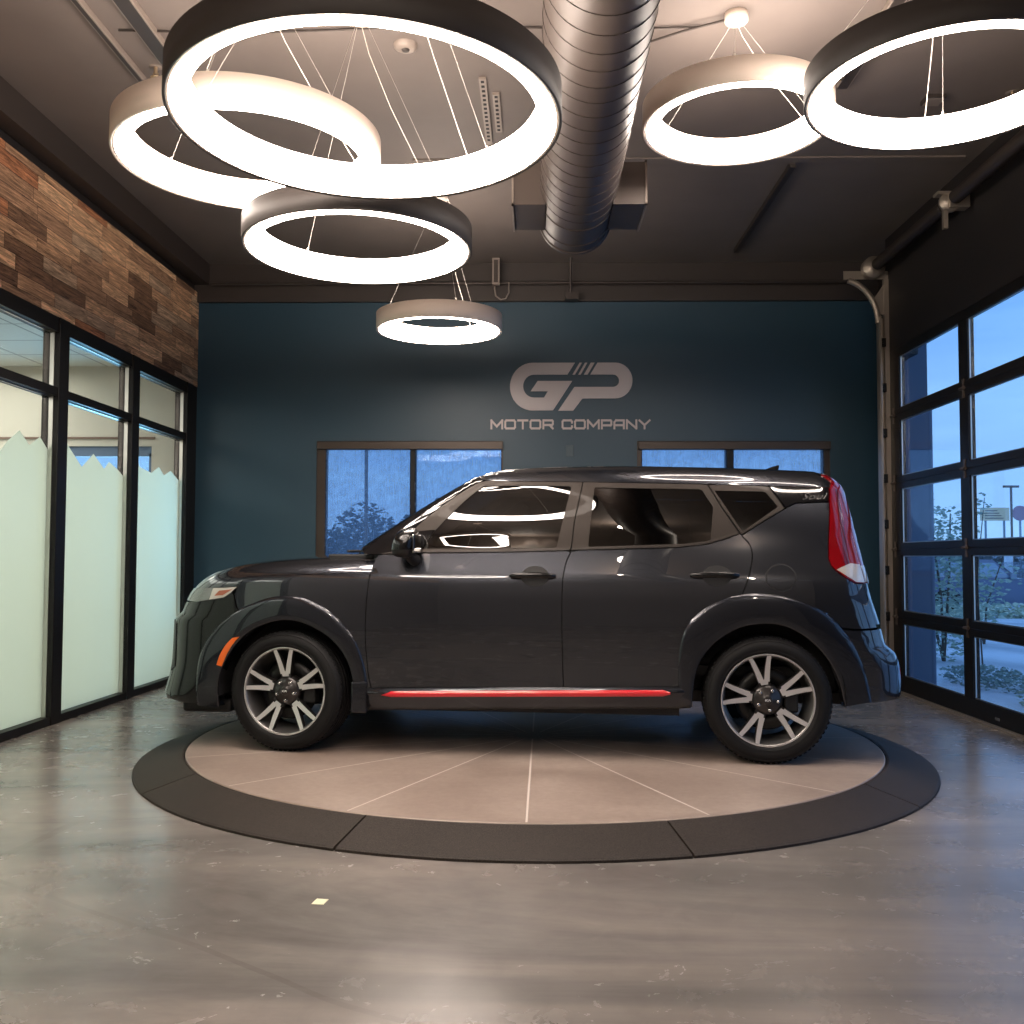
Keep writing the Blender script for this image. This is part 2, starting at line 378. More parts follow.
def build_car():
    car=thing('parked_car','dark grey five-door hatchback with red sill stripe parked on the round turntable','car',(.014,6.33,.0818),(0,0,R(-5.5)))
    K=dict(parent=car)
    zF=np.linspace(.25,.90,24); cF=cornerF(zF)
    zR=np.linspace(.30,1.56,40); cR=cornerR(zR,PR)
    def cFx(z): return float(np.interp(z,zF,cF[:,0]))
    def cRx(z): return float(np.interp(z,zR,cR[:,0]))
    def cFy(z): return float(np.interp(z,zF,cF[:,1]))
    def cRy(z): return float(np.interp(z,zR,cR[:,1]))
    # --- inner shell, seen only through the shut lines and wheel openings
    mb=MB(); BLK=dict(off=-.016,rim=0,gap=0,step=.06,both=True)
    low=[(x,hoodz(x)) for x in np.linspace(-1.577,-.86,8)]+[(-.8,1.12)]+[(x,BELT(x)+.02) for x in np.linspace(-.7,1.15,14)]+[(1.3,1.32),(1.50,1.38),(1.62,1.38),(1.62,.8),(1.60,.62)]
    low+=[p for p in RAI[::-1] if p[1]>.35]+[(.9,.3),(-.92,.26)]+[p for p in FAI[::-1] if p[1]>.4]+[(-1.75,.30),(-1.86,.30),(-1.86,.82),(-1.63,.86)]
    sheet(mb,low,PB,**BLK)
    for a,b in ((FTOP,[(-.20,1.50),(-.40,1.36),(-.58,1.19),(-.66,1.125)]),):
        sheet(mb,list(a)+b,PB,**BLK)
    sheet(mb,[(-.24,1.525)]+[(x,roofz(x)) for x in np.linspace(-.1,1.65,12)]+[(1.65,1.36),(1.45,1.35),(1.33,1.472),(1.0,1.478),(.4,1.495),(-.2,1.502)],PB,**BLK)
    sheet(mb,[(.27,1.50),(.38,1.50),(.35,1.14),(.20,1.14)],PB,**BLK)
    sheet(mb,[(.985,1.48),(1.04,1.48),(1.22,1.22),(1.03,1.15)],PB,**BLK)
    # floor pan and wheel housings
    mb.box(-.85,.85,-.80,.80,.235,.30); mb.box(.85,1.75,-.70,.70,.30,.36); mb.box(-1.95,-.85,-.55,.55,.22,.30)
    for c in (FC,RC):
        for s in (1,-1):
            n=24; V=[];F=[]
            for i in range(n+1):
                a=PI*(1.035-1.07*i/n)
                for yy,rr in ((s*.872,.405),(s*.60,.405),(s*.60,.0)):
                    V.append((c[0]+rr*math.cos(a),yy,c[1]+rr*math.sin(a)+.01))
            for i in range(n):
                for j in range(2): F.append((i*3+j,i*3+3+j,i*3+4+j,i*3+1+j))
            mb.add(V,F,0)
    mb.tube([(FC[0],-.7,FC[1]),(FC[0],.7,FC[1])],.035); mb.tube([(RC[0],-.7,RC[1]),(RC[0],.7,RC[1])],.045)
    mb.build('underbody','car_black',**K)
    # --- hood
    mb=MB(); nu,nv=64,26; G=np.zeros((nv,nu,3))
    def hoodpts(xs,v):
        xs=np.asarray(xs,float); zz=np.where(xs<-1.577,np.interp(xs,[-1.95,-1.766,-1.628,-1.577],[.907,.914,.925,.979]),hoodz(xs))
        seam=cast(PL,np.stack([xs,0*xs,zz],1),np.tile([0,-1.,0],(len(xs),1)))
        a0=np.arctan2(seam[:,2]-.55,-seam[:,1]); a=a0+(PI/2-a0)*v
        return cast(PL,np.stack([xs,0*xs,0*xs+.55],1),np.stack([0*a,-np.cos(a),np.sin(a)],1))
    gx=np.linspace(-2.12,-1.58,55)
    for j in range(nv):
        v=(j/(nv-1)); vv=max(v,.02)
        zq=hoodpts(gx,vv)[:,2]; zq=np.where(PL(gx,0*gx,0*gx+.56)<0,zq,0)
        k=int(np.argmax(zq>.902)); xf=gx[k-1]+(gx[k]-gx[k-1])*(.902-zq[k-1])/max(zq[k]-zq[k-1],1e-6) if k>0 else gx[0]
        xr=float(np.interp(v,[0,.09,.14,.25,.5,1],[-.848,-.826,-.86,-.96,-1.06,-1.12]))
        G[j]=hoodpts(xf+(xr-xf)*np.linspace(0,1,nu),v)
    patch(mb,G,PL); mb.build('hood','car_paint',**K)
    # --- front fenders (with the flank ahead of the doors)
    for s,fl in ((1,False),(-1,True)):
        mb=MB()
        o=[(x,float(hoodz(x))) for x in np.linspace(-1.577,-.846,20)]+[p for p in GAPF if p[1]<1.0]
        o+=[(-.905,.341),(-.905,.40)]+[(x-0.0,z+.02) for x,z in FAI[::-1] if z>.42 and x>-1.53]+[(-1.544,.69),(-1.629,.807),(-1.646,.874),(-1.628,.923)]
        sheet(mb,o,PL,flip=fl); 
        o=sp([(-.846,1.010),(-.836,1.05),(-.822,1.104)],4)+[(-.90,1.10),(-.96,1.04),(-.93,1.012)]
        mb.build('front_fender','car_paint',**K)
    # --- front bumper
    mb=MB()
    zs=np.linspace(.262,.825,12)
    o=[(cFx(.828),.828),(-1.893,.829),(-1.814,.842),(-1.707,.858),(-1.66,.885),(-1.648,.874),(-1.632,.807),(-1.560,.70)]+[(x,z+.02) for x,z in FAI[::-1] if x<-1.56 and z>.27][::1]+[(-1.76,.262),(-1.86,.25),(-1.95,.25)]+[(cFx(z),z) for z in zs]
    # clockwise order check is done by the inset
    sheet(mb,o,PL,both=True,gap=.0015)
    f=[(cFy(z),z) for z in zs]+[(-.60,.826),(-.3,.80),(.3,.80),(.60,.826)]+[(-cFy(z),z) for z in zs[::-1]]+[(.55,.235),(-.55,.235)]
    sheet(mb,f,PL,'front',rim=.012,gap=0,step=.045)
    bp=mb.build('front_bumper','car_paint_dark',**K)
    mb=MB(); sheet(mb,sp([(-.58,.60),(-.3,.625),(.3,.625),(.58,.60)])+sp([(.60,.50),(.52,.38),(.3,.335),(-.3,.335),(-.52,.38),(-.60,.50)]),PL,'front',off=.006,rim=.03,gap=0)
    for k in range(6):
        z=.37+k*.042; mb.box(-.55,.55,-2.0,-2.0,0,0) if 0 else None
    mb.build('lower_grille','car_grille',parent=bp)
    mb=MB(); sheet(mb,[(-.56,.912),(-.3,.912),(.3,.912),(.56,.912),(.60,.822),(.3,.796),(-.3,.796),(-.60,.822)],PL,'front',off=-.004,rim=.0,gap=0); mb.build('upper_grille','car_grille',parent=bp)
    mb=MB(); sheet(mb,[(-.66,.72),(-.735,.70),(-.745,.45),(-.69,.42)],PL,'front',off=.004,rim=.012,gap=0,both=True); mb.build('air_vent','car_grille',parent=bp)
    mb=MB(); sheet(mb,sp([(-1.745,.478),(-1.724,.535),(-1.688,.592),(-1.648,.632)],4)+sp([(-1.606,.640),(-1.645,.598),(-1.685,.535),(-1.715,.470)],4),PL,off=.013,rim=.01,gap=0,both=True)
    mb.build('side_marker','orange_lens',parent=bp)
    mb=MB(); mb.box(-2.02,-1.72,-.72,.72,.185,.262,bev=.02); mb.build('chin_spoiler','car_black',parent=bp)
    # --- headlamps
    for fl in (False,True):
        mb=MB()
        top=[(-1.628,.923),(-1.766,.912),(-1.85,.908),(cFx(.906),.906)]; bot=[(cFx(.832),.832),(-1.893,.829),(-1.814,.842),(-1.707,.858),(-1.665,.885)]
        back=[(-1.628,.921),(-1.70,.915),(-1.78,.911),(-1.80,.845),(-1.707,.860),(-1.668,.886)]
        frnt=[(-1.78,.911),(-1.85,.908),(cFx(.906),.906),(cFx(.832),.832),(-1.893,.829),(-1.80,.845)]
        sheet(mb,back,PL,mi=0,off=.003,flip=fl,step=.025,gap=.0005)
        sheet(mb,frnt,PL,mi=1,off=.003,flip=fl,step=.025,gap=.0005)
        q=[(cFy(.906),.906),(-.50,.900),(-.46,.872),(-.50,.838),(cFy(.832),.832)]
        sheet(mb,q,PL,'front',mi=1,off=.003,flip=fl,step=.03,gap=0)
        hl=mb.build('headlamp',['lamp_clear','lamp_strip'],**K)
        mb=MB(); sheet(mb,[(-1.655,.906),(-1.735,.898),(-1.765,.868),(-1.712,.872)],PL,off=.006,rim=0,flip=fl,step=.02,gap=0); mb.build('indicator','orange_lens_dim',parent=hl)
    # --- wheel arch flares
    for o_,i_,nm in ((FAO,FAI,'front'),(RAO,RAI,'rear')):
        for s in (1,-1):
            mb=MB(); flare(mb,o_,i_,both=False,rear=int(nm=='rear')); 
            if s==-1: mb.v=[(x,-y,z) for x,y,z in mb.v]; mb.f=[f[::-1] for f in mb.f]
            mb.build('wheel_arch','car_cladding',**K)
    # --- sills with the red stripe
    for s in (1,-1):
        mb=MB(); n=50; prof=[(.8925,.374),(.8945,.370),(.8965,.364),(.903,.357),(.905,.342),(.898,.332),(.896,.32),(.893,.285),(.872,.252),(.80,.245)]
        V=[];F=[];m=len(prof)
        for i in range(n+1):
            x=-.905+1.815*i/n; dz=.045*(i/n); dzt=.040*(i/n)
            tap=min(1,(i)/3,(n-i)/2)
            for y,z in prof: V.append((x,-s*(y-(.025 if tap<1 else 0)*(1-tap)),z-.012+(dzt if z>.3 else dz)))
        for i in range(n):
            for j in range(m-1):
                q=(i*m+j,i*m+j+1,(i+1)*m+j+1,(i+1)*m+j); F.append(q if s==1 else q[::-1])
        mb.add(V,F,0,True); mb.add(V[:m],[tuple(range(m))],0); mb.add(V[-m:],[tuple(range(m))],0)
        sill=mb.build('side_sill','car_cladding',**K)
        mb=MB(); V=[];F=[]
        for i in range(41):
            t=i/40; x=-.766+1.565*t; b=.019+.001*t; zc=.3345+.034*t; w=1 if i not in(0,40) else .35
            for yy,zz in ((.896,b*.9),(.911,b*.75),(.914,0),(.911,-b*.75),(.896,-b*.9)): V.append((x+(.02*(zz/b) if i==0 else 0),-s*yy,zc+zz*w))
        for i in range(40):
            for j in range(4): q=(i*5+j,i*5+j+1,i*5+6+j,i*5+5+j); F.append(q if s==1 else q[::-1])
        mb.add(V,F,0,True); mb.add(V[:5],[tuple(range(5))]); mb.add(V[-5:],[tuple(range(5))]); mb.build('red_stripe','red_gloss',parent=sill)
        mb=MB(); mb.box(-.955,-.865,-s*.90,-s*.80,.225,.40,bev=.01); mb.build('mud_guard','car_cladding',**K)
    # --- doors
    BOTF=[(-.834,.341),(-.288,.363),(.227,.378)]
    for fl in (False,True):
        sg=-1 if not fl else 1
        # front door
        mb=MB(); o=GAPF[:-1]+BOTF[:-1]+GAPB_LO[::-1]+[(x,BELT(x)) for x in np.linspace(.24,-.80,14)]
        sheet(mb,o,PB,flip=fl); d=mb.build('front_door','car_paint',**K)
        GW=sp([(-.575,1.139),(-.511,1.226),(-.431,1.317),(-.34,1.41),(-.242,1.492)],3)+[(-.225,1.497),(.10,1.496),(.253,1.492),(.262,1.485)]+[(.225,1.33),(.185,1.150),(.172,1.145)]
        mb=MB(); o=[(x,BELT(x)) for x in np.linspace(-.80,.262,14)]+GAPB_HI[::-1][1:]+[(x,float(roofz(x))) for x in np.linspace(.30,-.22,8)]+FTOP[::-1][1:]
        sheet(mb,o,PB,holes=[GW],flip=fl,off=-.001); mb.build('window_frame','car_trim',parent=d)
        mb=MB(); sheet(mb,GW,PB,off=-.007,rim=0,gap=-.004,flip=fl,step=.05); mb.build('window_glass','car_glass',parent=d)
        mb=MB(); sheet(mb,[(-.735,1.118),(-.585,1.130),(-.555,1.165),(-.50,1.245),(-.62,1.235)],PB,off=.003,rim=.008,gap=0,flip=fl); mb.build('sail_panel','car_black_gloss',parent=d)
        mb=MB(); sheet(mb,[(-.80,BELT(-.80)+.002),(-.58,1.117),(-.129,1.121),(.258,1.132),(.262,1.146),(-.129,1.135),(-.58,1.131),(-.78,1.114)],PB,off=.006,rim=.01,gap=0,flip=fl,step=.03); mb.build('belt_moulding','car_trim_dark',parent=d)
        handle(-.069,.186,.990,d,sg,0.)
        mirror(d,sg)
        # rear door
        mb=MB(); o=GAPB_LO+[(.64,.388)]+RGAP[::-1][:-11]+[(1.10,1.192),(1.0,1.165)]+[(x,BELT(x)) for x in np.linspace(.84,.30,8)]
        o=GAPB_LO+[(.64,.388)]+[p for p in RGAP[::-1] if p[1]<1.222]+[(1.178,1.222),(1.08,1.188),(1.0,1.165)]+[(x,BELT(x)) for x in np.linspace(.84,.30,8)]
        sheet(mb,o,PB,flip=fl); d=mb.build('rear_door','car_paint',**K)
        GW=[(.395,1.484),(.39,1.478),(.359,1.158),(.366,1.151),(1.012,1.172),(1.022,1.182),(1.040,1.372),(.986,1.462),(.970,1.470)]
        mb=MB(); o=[(x,BELT(x)) for x in np.linspace(.268,.84,10)]+[(1.0,1.165),(1.08,1.188),(1.178,1.222)]+[p for p in RGAP[::-1] if p[1]>1.225]+[(x,float(roofz(x))) for x in np.linspace(.98,.35,8)]+GAPB_HI
        sheet(mb,o,PB,holes=[GW],flip=fl,off=-.001); mb.build('window_frame','car_trim',parent=d)
        mb=MB(); sheet(mb,GW,PB,off=-.007,rim=0,gap=-.004,flip=fl,step=.05); mb.build('window_glass','car_glass',parent=d)
        mb=MB(); sheet(mb,[(.268,1.133),(.841,1.149),(1.0,1.167),(1.08,1.19),(1.165,1.22),(1.16,1.23),(1.07,1.203),(1.0,1.181),(.841,1.163),(.272,1.146)],PB,off=.006,rim=.01,gap=0,flip=fl,step=.03); mb.build('belt_moulding','car_trim_dark',parent=d)
        handle(.909,1.168,.998,d,sg,0.)
    # --- rear quarter
    for fl in (False,True):
        mb=MB()
        TL=[(1.666,1.396),(1.657,1.299),(1.645,1.17),(1.640,1.085),(1.652,1.05),(1.675,1.024),(1.72,.99),(1.771,.958)]
        o=[p for p in RGAP if p[1]<=1.2221]+[(.90,.40),(.905,.43)]+[(x,z+.02) for x,z in RAI if .43<z and x<1.41]+[(1.43,.725),(1.506,.853),(1.62,.80),(1.70,.722),(1.77,.715),(cRx(.722),.722)]+[(cRx(z),z) for z in (.78,.83,.88,.925,.955)]+TL[::-1]+[(1.48,1.388),(1.425,1.360),(1.30,1.285),(1.192,1.216)]
        sheet(mb,o,PB,flip=fl,clean=.4); q=mb.build('quarter_panel','car_paint',**K)
        QW=[(1.050,1.462),(1.314,1.456),(1.330,1.448),(1.386,1.375),(1.380,1.366),(1.200,1.240),(1.188,1.240)]
        mb=MB(); o=[(1.015,1.497)]+[(x,float(roofz(x))) for x in (1.12,1.24)]+[(1.343,1.486),(1.425,1.362),(1.30,1.288),(1.192,1.218),(1.182,1.224),(1.09,1.362)]
        sheet(mb,o,PB,holes=[QW],flip=fl,off=-.001,step=.03); mb.build('window_frame','car_trim',parent=q)
        mb=MB(); sheet(mb,QW,PB,off=-.007,rim=0,gap=-.004,flip=fl); mb.build('window_glass','car_glass',parent=q)
        mb=MB(); sheet(mb,[(1.345,1.486)]+[(x,float(roofz(x))) for x in (1.45,1.56,1.672)]+[(1.664,1.398),(1.48,1.390),(1.428,1.364)],PB,flip=fl,off=.001); dp=mb.build('pillar_panel','car_black_gloss',parent=q)
        if not fl:
            cu=bpy.data.curves.new('model_script','FONT'); cu.body='Soul'; cu.size=.050; cu.shear=.5; cu.extrude=.0015; cu.align_x='CENTER'; cu.space_character=1.15
            t0=bpy.data.objects.new('script_badge',cu); COL.objects.link(t0); bpy.context.view_layer.update(); me=bpy.data.meshes.new_from_object(t0); bpy.data.objects.remove(t0); t=bpy.data.objects.new('script_badge',me); link(t,dp); me.materials.clear(); me.materials.append(MATS['chrome_dim']); p=proj_pts(np.array([[1.578,1.412]]),PB,'side')[0]; t.location=(p[0],p[1]-.008,p[2]); t.rotation_euler=(R(90-18),0,0); t.scale=(1.25,1,1)
            mb=MB(); th=np.linspace(0,2*PI,49)[:-1]; c=(1.385,.987); e=[(c[0]+.082*math.cos(a),c[1]+.074*math.sin(a)) for a in th]; e2=[(c[0]+.0745*math.cos(a),c[1]+.0665*math.sin(a)) for a in th]
            sheet(mb,e,PB,off=.0012,rim=.0,gap=0,step=.03); ring_o=mb.build('fuel_gap','car_black',parent=q)
            mb=MB(); sheet(mb,e2,PB,off=.0026,rim=.002,gap=0,step=.03); mb.build('fuel_flap','car_paint',parent=q)
    # --- roof
    mb=MB(); nu,nv=44,26; G=np.zeros((nv,nu,3))
    for j in range(nv):
        v=j/(nv-1); xf=-.262-.09*min(1,v/.25); xr=1.685+.035*min(1,v/.3)**.7
        xs=xf+(xr-xf)*np.linspace(0,1,nu); sm=cast(PC,[(x,0,float(roofz(x))) for x in xs],[(0,-1,0)]*nu)
        a0=np.arctan2(sm[:,2]-1.25,-sm[:,1]); a=a0+(PI/2-a0)*v
        G[j]=cast(PC,np.stack([xs,0*xs,0*xs+1.25],1),np.stack([0*a,-np.cos(a),np.sin(a)],1))
    patch(mb,G,PC); rf=mb.build('roof','car_paint',**K)
    mb=MB(); V=[];  # shark fin
    pts=[(1.33,1.604),(1.40,1.622),(1.47,1.648),(1.505,1.657),(1.507,1.645),(1.495,1.602)]
    mb.prism([(x,z+.012) for x,z in pts],-.012,.012,'XZ'); mb.build('shark_fin_antenna','car_paint_dark',parent=rf)
    # --- windscreen, pillars, cowl
    zz=np.linspace(1.145,1.60,28); xw=-1.10+.16*.45+(zz-1.132)/.672; wd=-dside(xw,0*zz,zz)
    E=cast(PC,np.stack([xw+.30,-(wd-.28),zz],1),np.tile([-.7071,-.7071,0.],(len(zz),1))); E=E[E[:,0]<-.30]
    mb=MB(); nb=[(float(x),float(y)) for x,y in zip(E[:,0],E[:,1])]
    base=[(-1.13+.27*(y/.8)**2,y) for y in np.linspace(-.75,.75,15)]; base=[b for b in base if abs(b[1])<abs(nb[0][1])-.02]
    top=[(-.365+.10*(y/.66)**2,y) for y in np.linspace(.60,-.60,11)]
    o=base+[(x,-y) for x,y in nb]+top+nb[::-1]
    sheet(mb,o,PC,'top',step=.06,rim=.006,gap=.002); mb.build('windscreen','car_glass_clear',**K)
    for fl in (False,True):
        mb=MB(); o=[(-.90,1.108)]+[(float(p[0]),float(p[2])) for p in E]+[(-.27,1.553),(-.243,1.533)]+FTOP[::-1]+[(-.83,1.106)]
        sheet(mb,o,PC,flip=fl,step=.025,gap=.001); mb.build('windscreen_pillar','car_black_gloss',**K)
    mb=MB(); mb.box(-1.13,-.86,-.78,.78,1.06,1.108,bev=.01)
    for yy,L in ((-.62,.5),(.0,.5)):
        mb.tube([(-1.05,yy+.5,1.128),(-1.07,yy+.3,1.128),(-1.06,yy,1.125)],.008,n=6)
    mb.build('cowl','car_black',**K)
    # --- tailgate, rear lamps, rear bumper
    mb=MB(); zs=np.linspace(.74,1.52,24); o=[(cRy(z)+.0,z) for z in zs]+[(-.3,1.56),(.3,1.56)]+[(-cRy(z),z) for z in zs[::-1]]
    GL2=[(-.56,1.16),(-.50,1.50),(.50,1.50),(.56,1.16),(.50,1.13),(-.50,1.13)]
    sheet(mb,o,PR,'rear',step=.05,gap=0,holes=[GL2]); tg=mb.build('tailgate','car_paint',**K)
    mb=MB(); sheet(mb,GL2,PR,'rear',off=-.003,rim=0,gap=-.003,step=.06); mb.build('window_glass','car_glass',parent=tg)
    mb=MB(); mb.box(1.60,1.705,-.45,.45,1.556,1.578,bev=.009); mb.build('spoiler','car_paint',parent=tg)
    mb=MB(); sheet(mb,[(-.26,.98),(.26,.98),(.26,.86),(-.26,.86)],PR,'rear',off=.004,rim=.01,gap=0); mb.build('plate_recess','car_black',parent=tg)
    for fl in (False,True):
        mb=MB(); z1=list(np.linspace(.985,1.53,14))
        side=[(1.716,1.548),(1.690,1.520),(1.676,1.48),(1.666,1.396),(1.657,1.299),(1.645,1.17),(1.640,1.085),(1.652,1.05),(1.675,1.024),(1.72,.99),(1.771,.960),(cRx(.957),.957)]+[(cRx(z),z) for z in z1]+[(cRx(1.55)-.005,1.55)]
        sheet(mb,side,PR,off=.007,rim=.02,flip=fl,step=.025,gap=.001)
        rear=[(cRy(z),z) for z in [.957]+z1]+[(-.56,1.53),(-.60,1.45),(-.665,1.20),(-.66,1.02),(-.72,.955)]
        sheet(mb,rear,PR,'rear',off=.007,rim=.02,flip=fl,step=.03,gap=0)
        tl=mb.build('tail_lamp','red_lens',**K)
        mb=MB(); sheet(mb,[(1.700,1.47),(1.716,1.47),(1.745,1.06),(1.720,1.04)],PR,off=.0085,rim=0,flip=fl,step=.03,gap=0); mb.build('light_bar','red_dark',parent=tl)
        mb=MB(); sheet(mb,[(1.676,1.028),(1.690,1.036),(1.748,1.062),(cRx(1.055)-.002,1.055),(cRx(.962)-.002,.962),(1.774,.964)],PR,off=.0095,rim=0,flip=fl,step=.02,gap=0)
        sheet(mb,[(cRy(.962),.962),(cRy(1.05),1.05),(-.70,1.05),(-.70,.97)],PR,'rear',off=.0095,rim=0,flip=fl,step=.02,gap=0); mb.build('reversing_lamp','lamp_clear',parent=tl)
    mb=MB(); zs=list(np.linspace(.345,.715,12))
    o=[(1.43,.727),(1.523,.680),(1.612,.592),(1.672,.48),(1.705,.335),(1.76,.322),(1.86,.330),(cRx(.342),.342)]+[(cRx(z),z) for z in zs]+[(1.77,.711),(1.70,.718),(1.618,.798),(1.506,.851)]
    sheet(mb,o,PB,both=True,clean=.4); o=[(cRy(z),z) for z in zs]+[(-cRy(z),z) for z in zs[::-1]]
    sheet(mb,o,PR,'rear',gap=0,step=.05); rb=mb.build('rear_bumper','car_paint',**K)
    mb=MB(); sheet(mb,[(-.70,.50),(-.62,.50),(-.62,.42),(-.70,.44)],PR,'rear',off=.004,rim=.006,gap=0,both=True); mb.build('reflector','red_lens',parent=rb)
    mb=MB(); sheet(mb,[(-.50,.46),(.50,.46),(.56,.345),(-.56,.345)],PR,'rear',off=.004,rim=.01,gap=0); mb.build('diffuser','car_black',parent=rb)
    wheels(car); cabin(car)
    return car
def PR(x,y,z):
    dr=x-TAIL(z)+.10*y*y
    e=fil(dside(x,y,z),dr,.12)
    return np.where(z>1.1,fil(e,z-ROOF(x)+.05*y*y,.10),e)
def PC2(x,y,z):
    return fil(dside(x,y,z),z-ROOF(x)+.05*y*y,.10)
def handle(x0,x1,z,door,sg,_):
    xm=(x0+x1)/2; p=proj_pts(np.array([[xm,z]]),PB,'side')[0]; y=p[1]  # near side
    mb=MB(); th=np.linspace(0,2*PI,33)[:-1]
    e=[(xm+.012+.078*math.cos(a),z-.002+.056*math.sin(a)) for a in th]
    sheet(mb,e,PB,off=.0012,rim=0,gap=0,step=.03,flip=(sg==1)); mb.build('handle_recess_shade','car_black',parent=door)  # flat black sheet on the door; shade of the hollow put into its colour
    mb=MB(); n=14; V=[];F=[];L=x1-x0
    for i in range(n+1):
        t=i/n; x=x0+L*t; out=.036*math.sin(PI*min(1,max(0,t)))**.35*.9+.002; hz=.017*(.55+.45*math.sin(PI*t)**.4); zz=z+.004*math.sin(PI*t)
        for a in range(8):
            an=2*PI*a/8; V.append((x,sg*(abs(y)+out+.009*math.cos(an)),zz+hz*math.sin(an)))
    for i in range(n):
        for a in range(8): q=(i*8+a,i*8+(a+1)%8,(i+1)*8+(a+1)%8,(i+1)*8+a); F.append(q if sg==1 else q[::-1])
    mb.add(V,F,0,True); mb.add(V[:8],[tuple(range(8))]); mb.add(V[-8:],[tuple(range(8))]); mb.build('handle','car_paint_dark',parent=door)
def mirror(door,sg):
    mb=MB(); n=20;m=14; V=[];F=[]; cx,cy,cz=-.625,.965,1.165
    for j in range(m+1):
        v=-PI/2+PI*j/m
        for i in range(n):
            u=2*PI*i/n; f=lambda c,p:(abs(c)**p)*(1 if c>=0 else -1)
            x=f(math.cos(v),.6)*f(math.cos(u),.7); y=f(math.cos(v),.6)*f(math.sin(u),.7); z=f(math.sin(v),.7)
            X=cx+.068*x*(1.12 if x<0 else .75)+.012*z; Y=cy+.115*y; Z=cz+.078*z*(1-.18*y)-.012*y
            V.append((X,sg*Y,Z))
    for j in range(m):
        for i in range(n):
            q=(j*n+i,j*n+(i+1)%n,(j+1)*n+(i+1)%n,(j+1)*n+i); q=q if sg==1 else q[::-1]
            F.append(q)
    b=len(mb.f)
    for k,q in enumerate(F): pass
    mb.add(V,[q for k,q in enumerate(F) if k//n>=m*.42],0,True); mb.add(V,[q for k,q in enumerate(F) if k//n<m*.42],1,True)
    mb.tube([(cx+.02,sg*.86,1.075),(cx+.01,sg*.905,1.085),(cx,sg*.95,1.11)],[.035,.028,.03],1,n=10)
    o=mb.build('side_mirror',['car_paint_dark','car_black'],parent=door)
    mb=MB(); mb.box(cx+.046,cx+.056,sg*(cy-.095),sg*(cy+.085),cz-.05,cz+.05,bev=.004); mb.build('mirror_glass','mirror_glass',parent=o)
